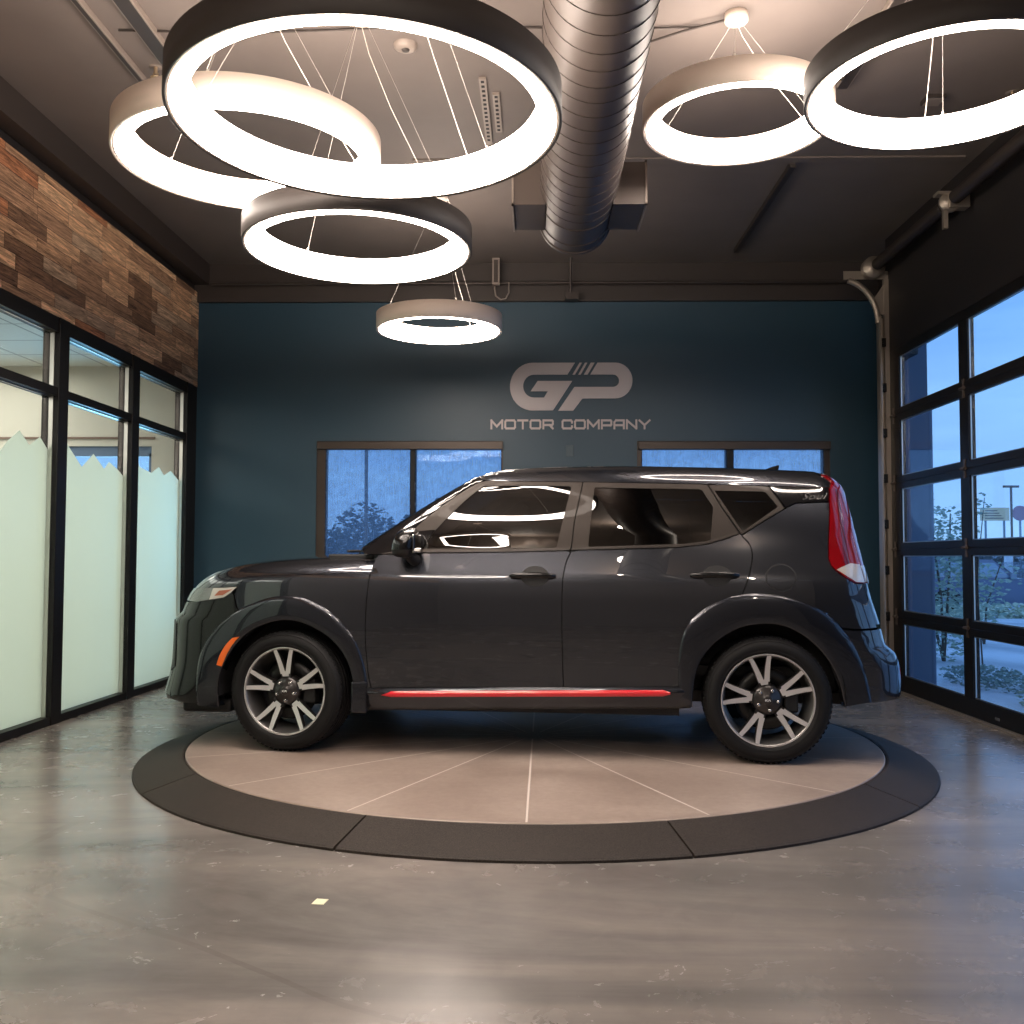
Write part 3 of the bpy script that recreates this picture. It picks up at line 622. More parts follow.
def wheels(car):
    rim_r=.2465
    def one(ang0):
        # rim and spokes, outer face at y=0 towards -y
        mb=MB(); prof=[(.233,.20),(.236,.03),(.240,.018),(rim_r,.010),(rim_r+.003,.004),(rim_r,0.),(.2385,.002),(.234,.008),(.228,.020),(.222,.05),(.215,.10),(.210,.19)]
        mb.lathe(prof,axis='Y',n=72,mi=1)
        mb.lathe([(rim_r-.010,.0035),(rim_r-.002,-.0005),(rim_r+.002,.003)],axis='Y',n=72,mi=0)
        # hub
        mb.lathe([(0,.012),(.030,.012),(.034,.018),(.062,.020),(.078,.030),(.085,.06),(.085,.10),(0,.10)],axis='Y',n=40,mi=2)
        for k in range(5):
            A=R(72*k)+ang0
            def pt(r,a,y): return (r*math.sin(A+a),y,r*math.cos(A+a))
            for s in (-1,1):
                # one arm: machined face plus dark sides
                r0,r1=.098,.240; a0,a1=R(8.5)*s,R(12.2)*s; w0,w1=.0150,.0112
                V=[];rows=[]
                for t in np.linspace(0,1,6):
                    r=r0+(r1-r0)*t; a=a0+(a1-a0)*t; w=(w0+(w1-w0)*t)/r; y=.024-.019*t**1.3; e=.008/r
                    ws=w*1.25
                    rows.append([pt(r,a-ws,y+.045-.02*t),pt(r,a-w,y),pt(r,a+w,y),pt(r,a+ws,y+.045-.02*t)])
                V=[p for q in rows for p in q]; F0=[];F1=[]
                for i in range(5):
                    for j in range(3):
                        q=(i*4+j,i*4+j+1,i*4+5+j,i*4+4+j); (F0 if j==1 else F1).append(q)
                mb.add(V,F0,0); mb.add(V,F1,2)
            # joint of the V near the hub
            V=[pt(.082,-R(12.5),.026),pt(.118,-R(13),.0225),pt(.114,-R(3.2),.0235),pt(.108,0,.024),pt(.114,R(3.2),.0235),pt(.118,R(13),.0225),pt(.082,R(12.5),.026)]
            mb.add(V,[(0,1,2,3,4,5,6)],0)
            # dark web between hub and V
            V=[pt(.06,-R(30),.03),pt(.09,-R(20),.03),pt(.112,-R(11),.030),pt(.112,R(11),.030),pt(.09,R(20),.03),pt(.06,R(30),.03),pt(.06,-R(30),.09),pt(.09,-R(20),.09),pt(.112,-R(11),.07),pt(.112,R(11),.07),pt(.09,R(20),.09),pt(.06,R(30),.09)]
            mb.add(V,[(0,1,2,3,4,5)]+[(i,i+1,i+7,i+6) for i in range(5)],2)
        w=mb.build('wheel',['machined_alloy','alloy_barrel','alloy_dark'],car)
        # tyre
        mb=MB(); T=[(.235,.03),(.243,.006),(.252,-.006),(.270,-.014),(.290,-.016),(.310,-.010),(.322,.003),(.330,.018),(WR-.0015,.034)]
        for g in (.062,.100,.140,.178): T+=[(WR,g-.006),(WR-.008,g-.004),(WR-.008,g+.004),(WR,g+.006)]
        T+=[(WR-.002,.205),(.328,.225),(.310,.238),(.28,.242),(.25,.232),(.236,.205)]
        mb.lathe(T,axis='Y',n=96,mi=0)
        for rr in (.262,.315): mb.lathe([(rr-.002,-.0165 if rr<.3 else -.0095),(rr,-.0185 if rr<.3 else -.0115),(rr+.002,-.0165 if rr<.3 else -.0095)],axis='Y',n=96)
        for i in range(72):   # shoulder blocks
            a=2*PI*i/72; M=Matrix.Rotation(a,4,'Y')
            mb.box(-.0085,.0085,.022,.052,.326,.3372,M=M); mb.box(-.0085,.0085,.190,.224,.326,.3368,M=M)
        mb.build('tyre','rubber',w)
        for k in range(5):
            A=R(36+72*k)+ang0; mb=MB(); mb.lathe([(0,.004),(.007,.004),(.009,.008),(.009,.02),(.0125,.021),(.0125,.03)],(.054*math.sin(A),0,.054*math.cos(A)),'Y',n=12); mb.build('lug_nut','steel',w)
        mb=MB(); mb.lathe([(0,.006),(.020,.006),(.026,.010),(.027,.016)],axis='Y',n=28); cap=mb.build('centre_cap','alloy_dark',w)
        mb=MB(); x=-.0135; sc=.0095
        for ch in 'KIA':
            wd,qs=letter(ch,.26)
            if ch=='A': wd,qs=letter('V',.26)
            for q in qs: mb.add([(x+p[0]*sc*.85,.0045,(p[1]-.5)*sc) for p in q],[(0,1,2,3)])
            x+=(wd*.85+.38)*sc
        mb.build('cap_lettering','lettering_white',cap)
        mb=MB(); mb.lathe([(.09,.075),(.165,.075),(.165,.095),(.09,.095)],axis='Y',n=48,closed=True); mb.box(.09,.165,.05,.12,-.07,.07,bev=.012,mi=1); mb.build('brake_disc',['steel_dark','car_black'],w)
        return w
    y0=-.882
    for i,(c,a,s) in enumerate(((FC,R(-3),-1),(RC,R(-10),-1),(FC,R(20),1),(RC,R(5),1))):
        w=one(a); fr=(c is FC); w.location=(c[0]-(.016 if fr else 0),s*abs(y0),c[1]); w.rotation_euler=(0,0,(PI if s==1 else 0)-(R(6) if fr else 0))
def cabin(car):
    mb=MB(); mb.box(-1.05,-.62,-.70,.70,.80,1.08,bev=.05); mb.box(-.9,1.6,-.72,.72,.45,.50)
    mb.build('dashboard','car_black',car)
    mb=MB(); c=Vector((-.42,-.36,1.03)); pts=[c+Vector((.07*math.cos(a)*.5,.18*math.sin(a),.18*math.cos(a))) for a in np.linspace(0,2*PI,25)[:-1]]; mb.tube(pts,.015,closed=True,cap=False); mb.tube([c,c+Vector((-.3,0,-.06))],.03); mb.tube([c+Vector((0,-.17,0)),c+Vector((0,.17,0))],.014)
    mb.build('steering_wheel','car_black',car)
    for x,y,w in ((.05,-.36,.25),(.05,.36,.25),(.95,0,.62)):
        mb=MB(); mb.box(x-.30,x+.2,y-w,y+w,.52,.68,bev=.05)
        M=Matrix.Translation((x+.2,y,.66))@Matrix.Rotation(R(18),4,'Y'); mb.box(-.06,.07,-w,w,-.05,.56,bev=.05,M=M)
        for hy in ((0,) if w<.3 else (-.36,.36)): mb.box(-.03,.06,hy-.12,hy+.12,.58,.76,bev=.04,M=M)
        mb.build('seat','seat_fabric',car)
    mb=MB(); mb.box(1.2,1.6,-.68,.68,.9,1.12,bev=.02); mb.build('parcel_shelf','car_black',car)
XL,XR,YB,ZC=-3.363,3.19,9.729,4.08; YF=-4.0
# ------------------------------------------------------------------ material definitions
def mats():
    # car
    m=NT('car_paint'); v=m.coord(); fl=m.noise(v,900,2); c=m.mix(fl,(.026,.030,.039),(.050,.054,.066))
    m.done(m.bsdf(Base_Color=c,Metallic=.85,Roughness=.27,Coat_Weight=1.,Coat_Roughness=.015,Coat_IOR=1.7))
    simple('car_paint_dark',(.010,.010,.011),.22,.6,.4)
    simple('car_cladding',(.024,.027,.036),.27,.8,.9)
    simple('car_black',(.006,.006,.007),.6)
    simple('car_black_gloss',(.005,.005,.006),.08,0,1.)
    simple('car_grille',(.008,.008,.009),.35,bump=.6,bscale=120)
    simple('car_trim',(.030,.023,.019),.5,.4,.08,bump=.05,bscale=400)
    simple('car_trim_dark',(.035,.029,.026),.35,.4,.3)
    glassmat('car_glass',(.020,.028,.028),.15,power=4.)
    glassmat('car_glass_clear',(.45,.55,.54),.10)
    simple('mirror_glass',(.8,.8,.8),.02,1.)
    simple('lamp_clear',(.55,.52,.48),.12,.3,1.); simple('lamp_strip',(.22,.23,.23),.25,.6,1.,bump=.5,bscale=90)
    simple('orange_lens',(.75,.13,.01),.3,0,.6); simple('orange_lens_dim',(.30,.09,.05),.2,0,1.)
    simple('red_lens',(.19,.002,.005),.12,.1,1.,Emission_Color=(.5,.0,.005,1),Emission_Strength=.03); simple('red_dark',(.09,.001,.003),.15,0,1.)
    simple('red_gloss',(.62,.010,.022),.22,0,1.,Emission_Color=(.8,.01,.015,1),Emission_Strength=.03)  # stripe is no lamp; a faint red glow is added to its colour
    simple('rubber',(.0045,.0045,.005),.68,bump=.15,bscale=200,Specular_IOR_Level=.3)
    simple('machined_alloy',(.66,.65,.65),.30,.55,.4); simple('alloy_barrel',(.26,.255,.25),.28,.8); simple('alloy_dark',(.035,.032,.032),.35,.7,.5)
    simple('steel',(.5,.49,.48),.25,1.); simple('steel_dark',(.03,.03,.03),.4,.8); simple('chrome_dim',(.14,.14,.14),.25,.8)
    simple('seat_fabric',(.02,.02,.021),.8); simple('lettering_white',(.7,.7,.7),.4)
    # room
    m=NT('polished_concrete'); v=m.coord('Object'); vs=m.coord('Object',(.35,1.,1)); 
    n1=m.noise(vs,.9,6,.62,1.2); n2=m.noise(v,6.,6,.65,.6); n3=m.noise(m.coord('Object',(.28,1.3,1)),1.3,7,.6,1.0); n4=m.noise(v,70,3)
    c=m.ramp(n1,[(.30,(.120,.112,.106)),(.44,(.185,.172,.160)),(.56,(.255,.229,.209)),(.74,(.345,.307,.277))])
    c=m.mix(m.math('MULTIPLY',m.math('MAXIMUM',m.math('SUBTRACT',n3,.40),0.),1.6),c,m.mix(1.,c,(.50,.50,.50),'MULTIPLY'))
    c=m.mix(.35,c,m.mix(1.,c,m.ramp(n2,[(.3,(.78,.77,.76)),(.7,(1.2,1.18,1.16))]),'MULTIPLY'))
    cr=m.n('ShaderNodeTexVoronoi',feature='DISTANCE_TO_EDGE'); cr.inputs['Scale'].default_value=.42; m.l(m.mix(.16,m.coord('Object',(.45,1.,1)),m.n('ShaderNodeTexNoise').outputs[1]),cr.inputs['Vector'])
    crk=m.math('LESS_THAN',cr.outputs['Distance'],.0030); c=m.mix(m.math('MULTIPLY',crk,.22),c,(.08,.07,.06))
    rg=m.math('ADD',m.math('MULTIPLY',n2,.20),m.math('ADD',m.math('MULTIPLY',n3,.16),.07))
    m.done(m.bsdf(Base_Color=c,Roughness=rg,Specular_IOR_Level=.75,Normal=m.bump(n4,.04,.003)))
    m=NT('turntable_top'); v=m.coord(); n1=m.noise(v,1.4,6,.6,.5); n2=m.noise(v,25,5,.7)
    c=m.ramp(n1,[(.3,(.24,.185,.155)),(.55,(.33,.265,.225)),(.75,(.40,.33,.285))]); c=m.mix(.5,c,m.mix(1.,c,m.ramp(n2,[(.3,(.8,.79,.78)),(.7,(1.15,1.15,1.15))]),'MULTIPLY'))
    m.done(m.bsdf(Base_Color=c,Roughness=m.math('ADD',m.math('MULTIPLY',n1,.25),.28),Normal=m.bump(n2,.05,.003)))
    m=NT('ramp_rubber'); v=m.coord(); n1=m.noise(v,220,4,.7); n2=m.noise(v,3,4)
    c=m.ramp(n1,[(.35,(.008,.0065,.0055)),(.65,(.050,.038,.031))]); c=m.mix(.4,c,m.mix(1.,c,m.ramp(n2,[(.3,(.7,.7,.7)),(.7,(1.3,1.3,1.3))]),'MULTIPLY'))
    m.done(m.bsdf(Base_Color=c,Roughness=.62,Specular_IOR_Level=.3,Normal=m.bump(n1,.5,.004)))
    simple('saw_cut',(.62,.55,.50),.6); simple('dark_gap',(.008,.007,.007),.8)
    m=NT('blue_wall'); v=m.coord(); n=m.noise(v,1.2,3); n2=m.noise(v,180,3)
    m.done(m.bsdf(Base_Color=m.mix(n,(.012,.044,.070),(.016,.053,.082)),Roughness=.45,Normal=m.bump(n2,.08,.003)))
    simple('ceiling_paint',(.115,.092,.080),.65,bump=.1,bscale=12,var=.4); simple('dark_paint',(.011,.008,.0075),.6,bump=.1,bscale=20); simple('beam_paint',(.032,.023,.019),.55)
    simple('rear_wall_paint',(.25,.235,.235),.7,bump=.05,bscale=30)
    # reclaimed planks along the left wall: rows by height, boards of varied length
    m=NT('reclaimed_planks'); cd=m.n('ShaderNodeTexCoord'); sx=m.n('ShaderNodeSeparateXYZ'); m.l(cd.outputs['Object'],sx.inputs[0])
    zr=m.math('DIVIDE',sx.outputs[2],.104); row=m.math('FLOOR',zr); wn=m.n('ShaderNodeTexWhiteNoise',noise_dimensions='1D'); m.l(row,wn.inputs['W'])
    yy=m.math('ADD',m.math('DIVIDE',sx.outputs[1],.50),m.math('MULTIPLY',wn.outputs[0],7.3)); colm=m.math('FLOOR',yy)
    cb=m.n('ShaderNodeCombineXYZ'); m.l(row,cb.inputs[0]); m.l(colm,cb.inputs[1]); w2=m.n('ShaderNodeTexWhiteNoise',noise_dimensions='2D'); m.l(cb.outputs[0],w2.inputs['Vector'])
    base=m.ramp(w2.outputs[0],[(0,(.22,.135,.085)),(.15,(.50,.33,.21)),(.35,(.36,.235,.155)),(.55,(.62,.43,.28)),(.74,(.40,.19,.10)),(.82,(.44,.34,.25)),(.92,(.70,.50,.33))],'CONSTANT')
    cb2=m.n('ShaderNodeCombineXYZ'); m.l(m.math('MULTIPLY',sx.outputs[1],1.6),cb2.inputs[1]); m.l(m.math('MULTIPLY',sx.outputs[2],24.),cb2.inputs[2]); m.l(m.math('ADD',m.math('MULTIPLY',w2.outputs[0],40),m.math('MULTIPLY',row,3.1)),cb2.inputs[0])
    g1=m.noise(cb2.outputs[0],1.6,8,.75,1.5); g2=m.noise(cb2.outputs[0],7,4,.7)
    c=m.mix(.9,base,m.mix(1.,base,m.ramp(g1,[(.34,(.22,.19,.17)),(.5,(.95,.93,.9)),(.68,(2.1,2.05,2.0))]),'MULTIPLY'))
    c=m.mix(.5,c,m.mix(1.,c,m.ramp(g2,[(.3,(.6,.6,.6)),(.7,(1.3,1.3,1.3))]),'MULTIPLY'))
    fz=m.math('FRACT',zr); fy=m.math('FRACT',yy); e=m.math('MAXIMUM',m.math('LESS_THAN',fz,.035),m.math('LESS_THAN',fy,.007)); c=m.mix(1.,c,(1.,.88,.76),'MULTIPLY'); c=m.mix(e,c,(.02,.013,.009))
    m.done(m.bsdf(Base_Color=c,Roughness=.7,Normal=m.bump(m.math('SUBTRACT',g1,m.math('MULTIPLY',e,.8)),.5,.008)))
    simple('black_frame',(.006,.0052,.005),.45,.1,.0,Specular_IOR_Level=.3); simple('bronze_frame',(.050,.036,.028),.4,.4); simple('aluminium',(.55,.53,.50),.3,1.)
    simple('galvanised',(.36,.31,.26),.42,.75,bump=.15,bscale=40,var=.3); simple('duct_paint',(.075,.056,.047),.45,.1,bump=.05,bscale=40); simple('pipe_paint',(.24,.195,.165),.5,.2); simple('pipe_dark',(.05,.039,.034),.45,.4)
    glassmat('window_pane',(.95,.98,.98),.04); glassmat('door_pane',(.88,.94,.98),.04)
    m=NT('frosted_film'); tl=m.n('ShaderNodeBsdfTranslucent'); df=m.n('ShaderNodeBsdfDiffuse'); tr=m.n('ShaderNodeBsdfTransparent'); gl=m.n('ShaderNodeBsdfGlossy')
    tl.inputs[0].default_value=(.86,.92,.86,1); df.inputs[0].default_value=(.55,.62,.60,1); tr.inputs[0].default_value=(.9,.97,.95,1); gl.inputs['Roughness'].default_value=.15
    def mx(a,b,f):
        x=m.n('ShaderNodeMixShader'); x.inputs[0].default_value=f; m.l(a,x.inputs[1]); m.l(b,x.inputs[2]); return x.outputs[0]
    m.done(m.n('ShaderNodeAddShader') if 0 else mx(mx(mx(tl.outputs[0],df.outputs[0],.18),tr.outputs[0],.14),gl.outputs[0],.05))
    m=NT('screen_fabric'); v=m.coord(); wv=m.noise(m.coord('Object',(260,260,6)),1.,2); wv2=m.noise(m.coord('Object',(14,14,14)),1.,3,.5,.6)
    tr=m.n('ShaderNodeBsdfTransparent'); tr.inputs[0].default_value=(.80,.86,.95,1); df=m.n('ShaderNodeBsdfTranslucent'); df.inputs[0].default_value=(.42,.45,.50,1)
    x=m.n('ShaderNodeMixShader'); m.l(m.math('ADD',m.math('MULTIPLY',wv,.35),m.math('ADD',m.math('MULTIPLY',wv2,.25),.02)),x.inputs[0]); m.l(tr.outputs[0],x.inputs[1]); m.l(df.outputs[0],x.inputs[2]); m.done(x)
    emis('lamp_diffuser',(1.,.86,.75),RING_E); emis('lamp_uplight',(1.,.86,.75),RING_E*UP); simple('lamp_black',(.030,.023,.020),.62,.0,.0); simple('lamp_white',(.74,.62,.53),.45,0,.2); simple('lamp_lip',(.80,.68,.58),.4,.2); simple('cable_steel',(.6,.55,.5),.35,.8); simple('cord_white',(.75,.68,.6),.5)
    simple('sign_grey',(.40,.36,.36),.45,.2); simple('note_paper',(.78,.74,.52),.7); simple('plate_paint',(.028,.060,.080),.4)
    # office and outdoors
    simple('office_wall',(.62,.58,.50),.8); simple('office_floor',(.35,.32,.28),.5)
    m=NT('ceiling_tiles'); v=m.coord(); b=m.n('ShaderNodeTexBrick',offset=0.); b.inputs['Scale'].default_value=1.; b.inputs['Mortar Size'].default_value=.012; b.inputs['Brick Width'].default_value=.61; b.inputs['Row Height'].default_value=.61
    b.inputs['Color1'].default_value=b.inputs['Color2'].default_value=(.66,.68,.64,1); b.inputs['Mortar'].default_value=(.36,.37,.35,1); m.l(v,b.inputs[0]); m.done(m.bsdf(Base_Color=b.outputs[0],Roughness=.9))
    simple('blind_blue',(.10,.16,.27),.5); simple('white_plastic',(.8,.8,.76),.4); emis('panel_light',(1.,.97,.88),6.)
    simple('pier_paint',(.095,.125,.185),.7,bump=.2,bscale=25)
    m=NT('paving'); v=m.coord(); n=m.noise(m.coord('Object',(1,.25,1)),.8,5,.6); m.done(m.bsdf(Base_Color=m.ramp(n,[(.35,(.38,.43,.50)),(.6,(.66,.72,.80))]),Roughness=.6))
    for nm,c1,c2 in (('leaf_green',(.16,.28,.20),(.62,.72,.62)),('leaf_dark',(.10,.18,.17),(.38,.50,.46)),('leaf_pale',(.45,.52,.40),(.85,.88,.70)),('tree_far',(.09,.10,.10),(.17,.18,.18))):
        m=NT(nm); v=m.coord(); oi=m.noise(v,3.5,3); m.done(m.bsdf(Base_Color=m.mix(oi,c1,c2),Roughness=.6))
    simple('bark',(.10,.075,.06),.8); simple('soil',(.05,.05,.06),.9,bump=.4,bscale=30)
    simple('suv_blue',(.14,.17,.27),.28,.4,1.); simple('suv_glass',(.30,.40,.52),.1,0,1.); simple('sign_yellow',(.95,.72,.45),.6); simple('sign_pink',(.45,.25,.30),.6); simple('sign_text',(.22,.17,.16),.7); simple('post_grey',(.30,.35,.42),.5,.5); simple('white_paint',(.75,.80,.85),.6); simple('pole_wood',(.20,.13,.10),.8); simple('far_wall',(.42,.46,.52),.8)
    m=NT('chain_link'); v=m.coord('Object',(1,1,1)); w=m.n('ShaderNodeTexChecker'); w.inputs['Scale'].default_value=14; m.l(m.coord('Object',(1,1,1),(0,R(45),0)),w.inputs[0]); tr=m.n('ShaderNodeBsdfTransparent'); df=m.n('ShaderNodeBsdfDiffuse'); df.inputs[0].default_value=(.32,.38,.46,1); x=m.n('ShaderNodeMixShader'); m.l(m.math('ADD',m.math('MULTIPLY',w.outputs[1],.3),.15),x.inputs[0]); m.l(tr.outputs[0],x.inputs[1]); m.l(df.outputs[0],x.inputs[2]); m.done(x)
# ------------------------------------------------------------------ room shell
def room():
    struct(boxo('floor','polished_concrete',XL-.12,XR+.14,YF,YB+.2,-.15,0))
    struct(boxo('ceiling','ceiling_paint',XL-.3,XR+.3,YF,YB+.2,ZC,ZC+.15))
    mb=MB(); W1=(-2.163,-.318,1.0,2.321); W2=(.999,2.881,1.0,2.321); y0,y1=YB,YB+.18
    mb.box(XL-.1,XR+.3,y0,y1,W1[3],3.702); mb.box(XL-.1,XR+.3,y0,y1,0,1.0)
    for a,b in ((XL-.1,W1[0]),(W1[1],W2[0]),(W2[1],XR+.3)): mb.box(a,b,y0,y1,1.0,W1[3])
    struct(mb.build('wall_back','blue_wall'))
    struct(boxo('trim_1','beam_paint',XL-.1,XR+.3,YB-.05,YB+.18,3.702,ZC)); 
    # storefront on the left
    mb=MB(); mb.box(XL-.12,XL,YF,YB,2.86,3.80); struct(mb.build('wall_left','reclaimed_planks'))
    struct(boxo('wall_left_end','black_frame',XL-.12,XL-.003,9.60,YB,0,2.86)); 
    struct(boxo('wall_left_upper','dark_paint',XL-.12,XL-.03,YF,YB,3.80,ZC)); struct(boxo('trim_2','beam_paint',XL-.02,XL+.12,YF,YB-.05,3.875,ZC)) 
    ys=[6.857-1.283*k for k in range(1,5)]
    mull=[(y,y+.147) for y in ys[::-1]]+[(6.857,7.004),(8.137,8.282),(9.426,9.60)]
    sf=bpy.data.objects.new('window_3',None); link(sf); sf['kind']='structure'; sf.location=(XL,0,0)
    mb=MB()
    Y0=1.725; mb.box(-.11,.0,Y0,9.6,2.755,2.86); mb.box(-.11,-.0,Y0,9.6,2.30,2.362); mb.box(-.11,.004,Y0,9.6,0,.058); mb.build('frame','black_frame',sf)
    for a,b in mull: MB().box(-.11,.012,a,b,0,2.858,bev=.003).build('mullion','black_frame',sf)
    mb=MB()
    for a,b in mull: mb.box(-.056,-.026,a-.006,a,.058,2.30); mb.box(-.056,-.026,a-.006,a,2.362,2.755)
    mb.box(-.056,-.044,Y0,9.43,2.748,2.755); mb.box(-.056,-.044,Y0,9.43,2.292,2.30); mb.build('glazing_stop','aluminium',sf)
    film={6.857:[(5.72,1.90),(5.80,1.97),(5.95,1.88),(6.162,1.855),(6.255,1.854),(6.325,1.919),(6.473,2.007),(6.604,1.924),(6.745,1.997),(6.857,1.92)],
      8.137:[(7.004,2.02),(7.144,1.993),(7.188,1.965),(7.385,1.847),(7.579,1.966),(7.773,1.867),(7.862,1.931),(8.016,1.889),(8.137,1.84)],
      9.426:[(8.282,2.03),(8.44,1.987),(8.485,1.948),(8.742,1.918),(8.916,1.988),(9.041,1.921),(9.206,1.977),(9.426,1.90)]}
    prev=1.85; rr=random.Random(3); struct(boxo('wall_left_near','rear_wall_paint',XL-.12,XL,YF,1.725,0,2.86))
    for a,b in mull:
        if prev<a-.1:
            MB().box(-.066,-.060,prev,a,2.362,2.755).build('pane','window_pane',sf); MB().box(-.066,-.060,prev,a,.058,2.30).build('pane','window_pane',sf)
            key=[k for k in film if abs(k-a)<.01]
            if key: top=film[key[0]]
            else:
                n=8; top=[(prev+(a-prev)*i/n,1.86+.14*(i%2)*rr.uniform(.6,1)+.04*rr.random()) for i in range(n+1)]
            poly=[(prev,.06)]+[(a,.06)]+[(min(max(y,prev),a),z) for y,z in top[::-1]]
            MB().prism(poly,-.0595,-.0575,'YZ').build('frosted_film','frosted_film',sf)
        prev=b
    # office seen through it
    struct(boxo('floor_office','office_floor',-8.,XL-.12,YF,YB+.2,-.15,0)); struct(boxo('ceiling_office','ceiling_tiles',-8.,XL-.12,YF,YB+.2,3.07,3.2))
    struct(boxo('wall_office_side','office_wall',-8.1,-8.,YF,YB+.2,0,3.07)); struct(boxo('wall_office_near','office_wall',-8.,XL-.12,YF-.1,YF,0,3.07))
    mb=MB(); mb.box(-8.,-4.92,YB,YB+.18,0,3.07); mb.box(-3.81,XL-.1,YB,YB+.18,0,3.07); mb.box(-4.92,-3.81,YB,YB+.18,2.27,3.07); mb.box(-4.92,-3.81,YB,YB+.18,0,.75); struct(mb.build('wall_office_back','office_wall'))
    struct(boxo('trim_3','pole_wood',-5.5,-3.78,YB-.02,YB,2.34,2.36))
    w=bpy.data.objects.new('window_4',None); link(w); w['kind']='structure'; w.location=(-4.365,YB+.06,0)
    MB().box(-.555,.555,-.03,.0,2.17,2.27).box(-.555,-.52,-.03,.03,.75,2.2).box(.52,.555,-.03,.03,.75,2.2).build('frame','blind_blue',w); MB().box(-.52,.52,0,.006,.75,2.2).build('pane','window_pane',w)
    o=boxo('wall_outlet','white_plastic',-4.44,-4.35,YB-.012,YB,.34,.47,bev=.003); tag(o,'small white wall plate low down behind the frosted glass','wall plate')
    l=bpy.data.lights.new('window_daylight','AREA'); l.shape='RECTANGLE'; l.size=1.0; l.size_y=1.3; l.energy=50; l.color=(.30,.68,1.); lo=bpy.data.objects.new('window_daylight',l); link(lo); lo.location=(-4.36,YB+.35,1.5); lo.rotation_euler=(R(-90),0,R(-12))
    for i,y in enumerate((8.3,5.6,2.6,-.4)):
        t=thing('ceiling_panel_light',['square ceiling light panel in the office nearest its end wall','second square ceiling light panel from the office end wall','third square ceiling light panel from the office end wall','square ceiling light panel furthest from the office end wall'][i],'ceiling light',(-6.2,y,3.07),group='office ceiling light panels')
        MB().box(-.31,.31,-.61,.61,-.012,0).build('frame','white_plastic',t); MB().box(-.28,.28,-.58,.58,-.016,-.012).build('diffuser','panel_light',t)
        l=bpy.data.lights.new('office_lamp','AREA'); l.shape='RECTANGLE'; l.size=2.2; l.size_y=2.4; l.energy=OFFICE_W; l.color=(1.,.95,.84); lo=bpy.data.objects.new('office_lamp',l); link(lo); lo.location=(-5.7,y,3.0)
    # wall behind the camera and right-hand wall
    struct(boxo('wall_front','rear_wall_paint',XL-.12,XR+.12,YF-.12,YF,0,ZC))
    mb=MB(); x0,x1=XR+.0,XR+.12
    mb.box(x0,x1,YF,9.01,3.03,ZC); mb.box(x0+.16,x1+.16,9.01,YB,3.03,ZC); mb.box(x0,x1,YF,1.86,0,3.03); struct(mb.build('wall_right','dark_paint')); struct(MB().prism([(3.235,8.965),(3.30,8.965),(3.58,9.91),(3.45,9.91),(3.45,9.73)],0,3.03).build('wall_right_jamb','pier_paint'))
    # back windows
    for n,(a,b,c0,c1,j0,j1) in enumerate(((-2.163,-.318,-1.237,-1.177,.10,.02),(.999,2.881,1.868,1.946,.052,.07))):
        w=bpy.data.objects.new('window_%d'%(n+1),None); link(w); w['kind']='structure'; w.location=(0,YB,0)
        MB().box(a,a+j0,.015,.09,1.0,2.321).box(b-j1,b,.015,.09,1.0,2.321).box(a+j0,b-j1,.015,.09,2.26,2.321).box(a+j0,b-j1,.015,.09,1.0,1.06).build('frame','bronze_frame',w)
        MB().box(c0,c1,.012,.09,1.06,2.26).build('mullion','black_frame',w)
        MB().box(a+j0,c0,.06,.066,1.06,2.26).build('pane','window_pane',w); MB().box(c1,b-j1,.06,.066,1.06,2.26).build('pane','window_pane',w)
        t=thing('roller_shade',['mesh roller shade with brown headbox in the left window behind the car','mesh roller shade in the right window above the car tailgate'][n],'roller shade',(0,YB,0),group='roller shades in the back wall')
        MB().box(a+.01,b-.0,-.035,.055,2.236,2.315,bev=.004).build('headbox','bronze_frame',t)
        MB().box(a+j0-.01,c0+.01,.005,.007,1.05,2.24).build('fabric','screen_fabric',t); MB().box(c1-.01,b-j1+.01,.005,.007,1.05,2.24).build('fabric','screen_fabric',t)
